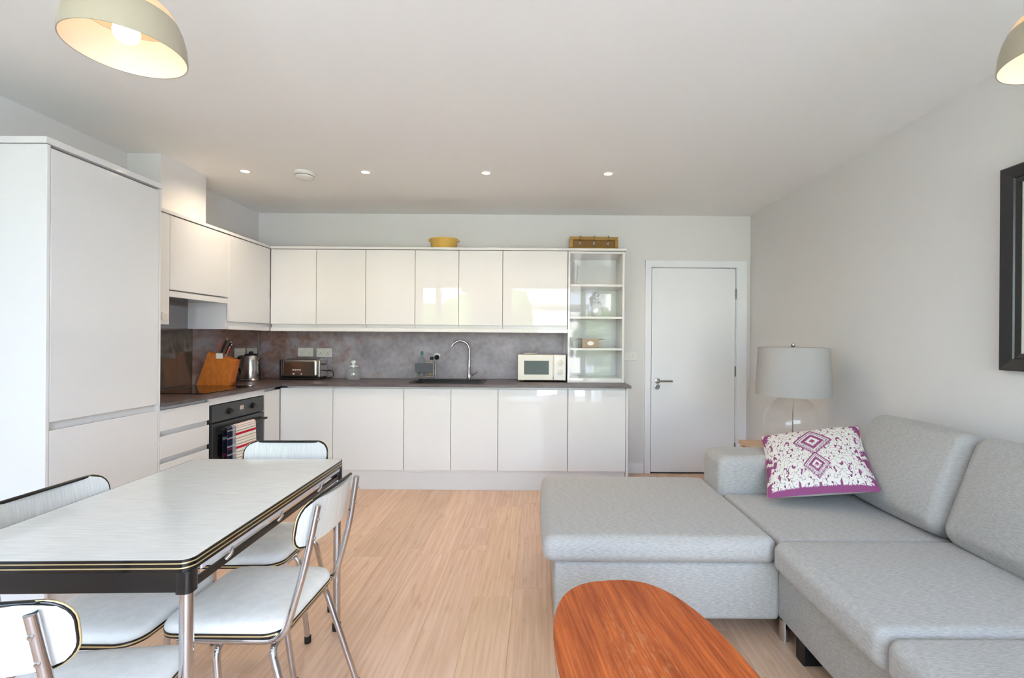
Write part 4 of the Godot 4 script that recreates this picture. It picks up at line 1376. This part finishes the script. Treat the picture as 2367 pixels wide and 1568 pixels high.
func make_chair() -> Node3D:
	var c := thing("dining_chair", "", "chair", Vector3.ZERO, "chrome dining chairs round the table")
	# front is +z
	var hw := 0.185
	var outline := rounded_rect(-hw, hw, -0.185, 0.185, 0.06, 8)
	var seat := MB.new().loft(outline, [Vector2(0.0, 0.4215), Vector2(0.96, 0.4215), Vector2(0.99, 0.43), Vector2(1.0, 0.436), Vector2(0.995, 0.444), Vector2(0.97, 0.453), Vector2(0.92, 0.4595), Vector2(0.8, 0.465), Vector2(0.6, 0.4685), Vector2(0.3, 0.470), Vector2(0.0, 0.4705)])
	part(c, "seat", seat, M.white_vinyl, "white padded vinyl seat")
	var path := []
	for p in outline:
		path.append(Vector3(p.x, 0, p.y))
	path.reverse()
	for q in [[0.419, 0.4245, "black_gloss", 0.001], [0.4245, 0.4285, "gold_trim", 0.0022], [0.4285, 0.433, "black_gloss", 0.001]]:
		part(c, "gold_strip" if q[2] == "gold_trim" else "seat_band", MB.new().sweep(path, [Vector2(-0.012, q[0]), Vector2(q[3], q[0]), Vector2(q[3], q[1]), Vector2(-0.012, q[1])], true), M[q[2]])
	# curved back panel: u runs across, v up
	var rows := []
	var nu := 28
	var bow := func(x: float) -> float: return -0.262 + 0.034 * pow(x / 0.188, 2.0)
	var lean := func(y: float) -> float: return -(y - 0.74) * 0.16
	var half := 0.067
	var loop := []
	var rr := 0.05
	var flat := rounded_rect(-0.19, 0.19, -half, half, rr, 6)
	for p in flat:
		loop.append(Vector3(p.x, 0.738 + p.y, bow.call(p.x) + lean.call(0.738 + p.y)))
	for k in 13:
		var v := -1.0 + 2.0 * k / 12
		var row := []
		var yy := half * v
		var inset := 0.0
		if absf(yy) > half - rr:
			inset = rr - sqrt(maxf(0.0, rr * rr - pow(absf(yy) - (half - rr), 2.0)))
		for j in nu + 1:
			var x := (0.19 - inset) * (-1.0 + 2.0 * j / nu)
			row.append(Vector3(x, 0.738 + yy, bow.call(x) + lean.call(0.738 + yy)))
		rows.append(row)
	var bm := MB.new().shell(rows, 0.012)
	for q in bm.v.size():
		bm.t[q] = Vector2(bm.v[q].y * 1.6, bm.v[q].x * 1.6)
	part(c, "backrest", bm, M.streaked_laminate_back, "white streaked laminate backrest")
	part(c, "back_edging", MB.new().tube(loop, 0.0058, 8, true), M.black_gloss, "black edging")
	var gl := []
	for p in flat:
		var s := 1.0 + 0.0055 / Vector2(p.x, p.y).length()
		gl.append(Vector3(p.x * s, 0.738 + p.y * s * 1.012, bow.call(p.x) + lean.call(0.738 + p.y)))
	part(c, "gold_strip", MB.new().tube(gl, 0.0022, 6, true), M.gold_trim, "gold edging strip")
	for s in [-1.0, 1.0]:
		var post := bent([Vector3(s * 0.172, 0.407, 0.12), Vector3(s * 0.172, 0.407, -0.185), Vector3(s * 0.162, 0.62, -0.243), Vector3(s * 0.15, 0.795, -0.272)], 0.05, 6)
		part(c, "back_post", MB.new().tube(post, 0.0105, 12), M.chrome, "chrome tube running under the seat and up the back")
		for yy in [0.70, 0.755]:
			part(c, "rivet", MB.new().lathe([Vector2(0, 0), Vector2(0.006, 0.0), Vector2(0.004, 0.003), Vector2(0, 0.004)], 10, Transform3D(Basis(Vector3.RIGHT, -PI / 2), Vector3(s * (0.1535 + (0.755 - yy) * 0.06), yy, -0.276 + (0.755 - yy) * 0.17))), M.chrome)
	for q in [[0.012, -0.03], [-0.15, -0.262]]:
		var u := bent([Vector3(-0.195, 0.018, q[1]), Vector3(-0.172, 0.385, q[0]), Vector3(0.172, 0.385, q[0]), Vector3(0.195, 0.018, q[1])], 0.032, 7)
		part(c, "leg_frame", MB.new().tube(u, 0.0105, 12), M.chrome, "chrome tube bent into a pair of legs")
		for s in [-1.0, 1.0]:
			part(c, "foot", MB.new().lathe([Vector2(0, 0.0005), Vector2(0.013, 0.0005), Vector2(0.0135, 0.028), Vector2(0, 0.03)], 12, Transform3D(Basis.IDENTITY, Vector3(s * 0.1955, 0, q[1]))), M.rubber_black)
	return c


func dining_set() -> void:
	dining_table()
	var c := make_chair()
	var spots := [
		[Vector3(-0.925, 0, -1.55), -PI / 2, "white and chrome dining chair at the table side facing the tall cabinet"],
		[Vector3(-1.165, 0, -1.965), 0.03, "white and chrome dining chair at the table end beside the oven"],
		[Vector3(-1.31, 0, -1.50), PI / 2, "white and chrome dining chair on the tall cabinet side of the table"],
		[Vector3(-1.09, 0, -1.09), PI + 0.14, "white and chrome dining chair at the table end opposite the oven"],
	]
	for k in spots.size():
		var o := c
		if k > 0:
			o = c.duplicate()
			o.name = named("dining_chair")
			add_child(o)
		o.position = spots[k][0]
		o.rotation.y = spots[k][1]
		o.set_meta("label", spots[k][2])


# ------------------------------------------------------------------ living end
func soft(x0: float, x1: float, y0: float, y1: float, z0: float, z1: float, r: float, bulge: Vector3) -> MB:
	return MB.new().rbox(Vector3(x0 + x1, y0 + y1, z0 + z1) / 2.0, Vector3(x1 - x0, y1 - y0, z1 - z0), r, 4, Transform3D.IDENTITY, 10, bulge)


func sofa() -> void:
	var s := thing("corner_sofa", "light grey fabric corner sofa with a chaise end", "sofa", Vector3(1.2, 0, -1.8))
	part(s, "chaise_base", soft(0.075, 1.05, 0.085, 0.335, -2.91, -2.035, 0.02, Vector3(0, 0, 0.004)), M.grey_fabric)
	part(s, "chaise_cushion", soft(0.025, 1.03, 0.337, 0.452, -2.94, -2.0, 0.045, Vector3(0.012, 0.012, 0.008)), M.grey_fabric)
	part(s, "corner_cushion", soft(1.031, 1.78, 0.337, 0.449, -2.62, -2.0, 0.025, Vector3(0, 0.012, 0.004)), M.grey_fabric)
	part(s, "seat_base", soft(1.05, 1.95, 0.09, 0.33, -2.91, -0.38, 0.02, Vector3(0.004, 0, 0)), M.grey_fabric)
	for q in [[-1.985, -1.347], [-1.344, -0.64]]:
		part(s, "seat_cushion", soft(0.985, 1.78, 0.333, 0.462, q[0], q[1], 0.04, Vector3(0.01, 0.014, 0.004)), M.grey_fabric)
	part(s, "arm", soft(1.02, 1.90, 0.335, 0.645, -2.915, -2.63, 0.045, Vector3(0.01, 0.008, 0.01)), M.grey_fabric)
	part(s, "arm", soft(1.02, 1.90, 0.335, 0.645, -0.63, -0.38, 0.045, Vector3(0.01, 0.008, 0.01)), M.grey_fabric)
	part(s, "back_frame", soft(1.905, 2.035, 0.09, 0.66, -2.91, -0.38, 0.03, Vector3.ZERO), M.grey_fabric)
	for q in [[-2.585, -1.985], [-1.975, -1.33]]:
		var mid := Vector3(1.815, 0.675, (q[0] + q[1]) / 2)
		var xf := Transform3D(Basis(Vector3.BACK, -0.36), mid)
		var m := MB.new().rbox(Vector3.ZERO, Vector3(0.16, 0.46, q[1] - q[0]), 0.06, 4, xf, 10, Vector3(0.03, 0.01, 0.008))
		part(s, "back_cushion", m, M.grey_fabric)
	for p in [Vector3(1.075, 0, -2.045), Vector3(0.14, 0, -2.1), Vector3(0.14, 0, -2.85)]:
		part(s, "leg", MB.new().lathe([Vector2(0, 0.0005), Vector2(0.022, 0.0005), Vector2(0.022, 0.089), Vector2(0, 0.089)], 20, Transform3D(Basis.IDENTITY, p)), M.chrome, "round chrome leg")
	for p in [Vector3(1.105, 0, -1.90), Vector3(1.105, 0, -0.5), Vector3(1.88, 0, -0.5), Vector3(1.88, 0, -2.8)]:
		part(s, "foot", box(p.x - 0.045, p.x + 0.045, 0.0005, 0.092, p.z - 0.03, p.z + 0.03, 0.006), M.plastic_black, "black block foot")
	throw_cushion()


func throw_cushion() -> void:
	var bl := Vector3(1.167, 0.49, -2.40)
	var br := Vector3(1.648, 0.575, -2.26)
	var tl := Vector3(1.335, 0.722, -2.83)
	var tr := Vector3(1.795, 0.825, -2.64)
	var c := thing("throw_cushion", "white and plum patterned throw cushion leaning on the sofa arm", "cushion", (bl + br) / 2)
	var face := (br - bl).cross(tl - bl).normalized()
	var n := 28
	for side in [1.0, -1.0]:
		var rows := []
		for i in n + 1:
			var row := []
			var b := float(i) / n
			for j in n + 1:
				var a := float(j) / n
				var u := a * 2.0 - 1.0
				var v := b * 2.0 - 1.0
				# sides drawn in between the corners
				var uu := u * (1.0 - 0.045 * (1.0 - v * v))
				var vv := v * (1.0 - 0.045 * (1.0 - u * u))
				var p := tl.lerp(tr, uu * 0.5 + 0.5).lerp(bl.lerp(br, uu * 0.5 + 0.5), vv * 0.5 + 0.5)
				var th := 0.068 * pow(maxf(0.0, (1.0 - pow(absf(u), 2.6)) * (1.0 - pow(absf(v), 2.6))), 0.5)
				row.append(p + face * th * side)
			rows.append(row)
		part(c, "patterned_cover" if side > 0 else "plain_back", MB.new().sheet(rows, side < 0), M.ikat_cover if side > 0 else M.cushion_back, "" if side > 0 else "plain white back")


func coffee_table() -> void:
	var c := Vector3(0.317, 0, -1.142)
	var t := thing("coffee_table", "long oval teak coffee table with scuffed top in front of the sofa", "table", Vector3.ZERO)
	var poly := PackedVector2Array()
	for k in 72:
		var f := TAU * k / 72
		var e := 2.0 / 2.7
		poly.append(Vector2(0.25 * signf(cos(f)) * pow(absf(cos(f)), e), 0.52 * signf(sin(f)) * pow(absf(sin(f)), e)))
	var top := MB.new().prism(poly, [Vector2(0.012, 0.424), Vector2(0.002, 0.434), Vector2(0.0, 0.442), Vector2(0.0015, 0.448), Vector2(0.005, 0.45)], true)
	for q in top.v.size():
		top.t[q] = Vector2(top.v[q].x / 0.52 + 0.5, top.v[q].z / 1.06 + 0.5)
	part(t, "tabletop", top, M.teak)
	for s in [-1, 1]:
		part(t, "apron", box(s * 0.13 - 0.01, s * 0.13 + 0.01, 0.365, 0.4235, -0.33, 0.33, 0.003), M.teak_edge)
		part(t, "apron", box(-0.12, 0.12, 0.365, 0.4235, s * 0.33 - 0.01, s * 0.33 + 0.01, 0.003), M.teak_edge)
		for e in [-1, 1]:
			part(t, "leg", MB.new().tube([Vector3(s * 0.155, 0.0005, e * 0.37), Vector3(s * 0.135, 0.4235, e * 0.34)], [0.012, 0.02], 14), M.teak_edge)
	t.position = c
	t.rotation.y = 0.139


func side_lamp() -> void:
	var st := thing("side_table", "pale wooden side table behind the sofa arm", "table", Vector3(1.74, 0, -3.2))
	part(st, "table_top", box(1.47, 2.02, 0.545, 0.572, -3.46, -2.965, 0.004, 2), M.pale_wood)
	for x in [1.50, 1.99]:
		for z in [-3.43, -2.995]:
			part(st, "leg", box(x - 0.02, x + 0.02, 0.0005, 0.5445, z - 0.02, z + 0.02, 0.003), M.pale_wood)
	part(st, "rail", box(1.52, 1.97, 0.49, 0.5445, -3.005, -2.985, 0.002), M.pale_wood)
	part(st, "rail", box(1.52, 1.97, 0.49, 0.5445, -3.44, -3.42, 0.002), M.pale_wood)
	var b := Vector3(1.70, 0.5725, -3.15)
	var at := Transform3D(Basis.IDENTITY, b)
	var l := thing("table_lamp", "table lamp with round clear glass base and grey drum shade", "lamp", b)
	var ball := []
	var r := 0.182
	var cy := 0.178
	for k in 21:
		var f := lerpf(-1.25, 1.36, float(k) / 20)
		ball.append(Vector2(cos(f) * r, cy + sin(f) * r))
	var prof := ball
	part(l, "glass_base", MB.new().lathe(prof, 56, at), M.clear_glass, "round clear glass base")
	part(l, "foot", MB.new().lathe([Vector2(0, 0), Vector2(0.062, 0), Vector2(0.062, 0.004), Vector2(0.055, 0.006), Vector2(0, 0.006)], 28, at), M.cut_glass)
	part(l, "stem", MB.new().tube([b + Vector3(0, 0.006, 0), b + Vector3(0, 0.355, 0)], 0.004, 8), M.chrome)
	part(l, "metal_cap", MB.new().lathe([Vector2(0, 0.352), Vector2(0.048, 0.352), Vector2(0.046, 0.358), Vector2(0.026, 0.366), Vector2(0.022, 0.386), Vector2(0.028, 0.392), Vector2(0.028, 0.398), Vector2(0.012, 0.402), Vector2(0.012, 0.43), Vector2(0, 0.43)], 28, at), M.satin_nickel, "metal cap")
	part(l, "shade", MB.new().lathe([Vector2(0.2285, 0.365), Vector2(0.23, 0.365), Vector2(0.214, 0.682), Vector2(0.2125, 0.682), Vector2(0.2285, 0.365)], 64, at), M.linen_shade, "grey fabric drum shade")
	var harp := MB.new()
	for f in 3:
		var d := Vector3(cos(f * TAU / 3 + 0.4), 0, sin(f * TAU / 3 + 0.4))
		harp.tube([b + Vector3(0, 0.668, 0), b + Vector3(0, 0.668, 0) + d * 0.2127], 0.002, 6)
	harp.tube([b + Vector3(0, 0.428, 0), b + Vector3(0, 0.682, 0)], 0.003, 8)
	part(l, "shade_carrier", harp, M.satin_nickel)
	part(l, "finial", MB.new().lathe([Vector2(0, 0.68), Vector2(0.006, 0.682), Vector2(0.013, 0.689), Vector2(0.015, 0.697), Vector2(0.012, 0.706), Vector2(0, 0.711)], 16, at), M.chrome)


func picture() -> void:
	var p := thing("picture_frame", "large black framed picture with white mount on the wall above the sofa", "picture", Vector3(RIGHT, 1.64, -1.7))
	var y0 := 1.173
	var y1 := 2.052
	var z0 := -2.075
	var z1 := -1.315
	var w := 0.075
	# mitred moulding: outer edge proud, sloping in to the sight edge
	var corner := func(inset: float, out: float) -> Array:
		return [Vector3(RIGHT - out, y0 + inset, z0 + inset), Vector3(RIGHT - out, y1 - inset, z0 + inset), Vector3(RIGHT - out, y1 - inset, z1 - inset), Vector3(RIGHT - out, y0 + inset, z1 - inset)]
	var rings := [corner.call(0.0, 0.0005), corner.call(0.0, 0.034), corner.call(0.006, 0.04), corner.call(0.05, 0.026), corner.call(0.054, 0.02), corner.call(w, 0.016), corner.call(w, 0.0005)]
	var m := MB.new()
	for k in rings.size() - 1:
		for e in 4:
			var a: Vector3 = rings[k][e]
			var b: Vector3 = rings[k + 1][e]
			var c: Vector3 = rings[k + 1][(e + 1) % 4]
			var d: Vector3 = rings[k][(e + 1) % 4]
			var nn := (b - a).cross(d - a).normalized()
			var i0 := m.vert(a, nn)
			m.vert(b, nn)
			m.vert(c, nn)
			m.vert(d, nn)
			m.quad(i0, i0 + 1, i0 + 2, i0 + 3)
	part(p, "frame", m, M.frame_black, "black moulded frame")
	part(p, "mount", box(RIGHT - 0.012, RIGHT - 0.001, y0 + w - 0.004, y1 - w + 0.004, z0 + w - 0.004, z1 - w + 0.004, 0.0), M.mat_board, "white picture mount")
	part(p, "print", box(RIGHT - 0.0126, RIGHT - 0.0118, y0 + 0.19, y1 - 0.19, z0 + 0.18, z1 - 0.18, 0.0), M.print_paper, "pale print")


# ------------------------------------------------------------------ what the windows look out on
func outside() -> void:
	structure("terrace_ground", box(-4.5, 4.5, -0.3, -0.03, FRONT + 0.16, 3.2, 0.0), M.terrace_stone)
	structure("ground", box(-60, 60, -4.2, -4.0, FRONT + 0.3, 90, 0.0), M.ground)
	building("long pale rendered house with a flat roof seen across the garden", -14.0, 3.0, 3.4, 22.0, 28.0)
	building("tall pale rendered house beside the trees across the garden", 5.0, 13.0, 5.2, 26.0, 33.0)
	for q in [[-1.9, 6.0, 3.4, "nearest the terrace, added out of view to shade the tall cabinet"], [-13.5, 17.0, 5.0, "tallest, standing alone"], [4.4, 17.5, 3.4, "between the two houses"]]:  # first tree is added close to the left window to shade the tall cabinet
		tree(q[0], q[1], q[2], q[3])


func building(label: String, x0: float, x1: float, h: float, z0: float, z1: float) -> void:
	var b := thing("outside_house", label, "house", Vector3((x0 + x1) / 2, -4, (z0 + z1) / 2))
	part(b, "wall", box(x0, x1, -4.0, h, z0, z1, 0.0), M.render_pale)
	part(b, "roof", box(x0 - 0.3, x1 + 0.3, h, h + 0.25, z0 - 0.3, z1 + 0.3, 0.02), M.roof_grey)
	var x := x0 + 0.8
	while x < x1 - 1.2:
		for y in [-2.6, 0.2, 2.6]:
			if y + 1.3 < h:
				part(b, "window", box(x, x + 1.1, y, y + 1.3, z0 - 0.04, z0 + 0.02, 0.0), M.far_window)
		x += 2.4


func tree(x: float, z: float, h: float, which: String) -> void:
	var t := thing("garden_tree", "leafy green garden tree outside the glazed doors, %s" % which, "tree", Vector3(x, -4, z), "garden trees outside")
	part(t, "trunk", MB.new().tube([Vector3(x, -4, z), Vector3(x + 0.1, -1.5, z), Vector3(x, 0.5 + h * 0.2, z)], [0.25, 0.2, 0.12], 10), M.bark)
	var m := MB.new()
	rng.seed = int(x * 10)
	var lump := noise(int(z * 7), 1.3, 3)
	for k in 7:
		var c := Vector3(x + rng.randf_range(-1.2, 1.2), -0.6 + rng.randf() * h * 0.7, z + rng.randf_range(-1.0, 1.0))
		var r := rng.randf_range(0.8, 1.3)
		m.rbox(Vector3.ZERO, Vector3.ONE * r * 2.0, r, 6, Transform3D(Basis.IDENTITY, c), 1, Vector3.ZERO, func(p: Vector3) -> Vector3: return p * (1.0 + lump.get_noise_3dv(p * 2.0 + c) * 0.45))
	part(t, "crown", m, M.leaf_green)


func _ready() -> void:
	light_and_camera()
	materials()
	shell_of_room()
	kitchen()
	worktop_things()
	shelf_things()
	lamps()
	sofa()
	dining_set()
	coffee_table()
	side_lamp()
	picture()
	outside()
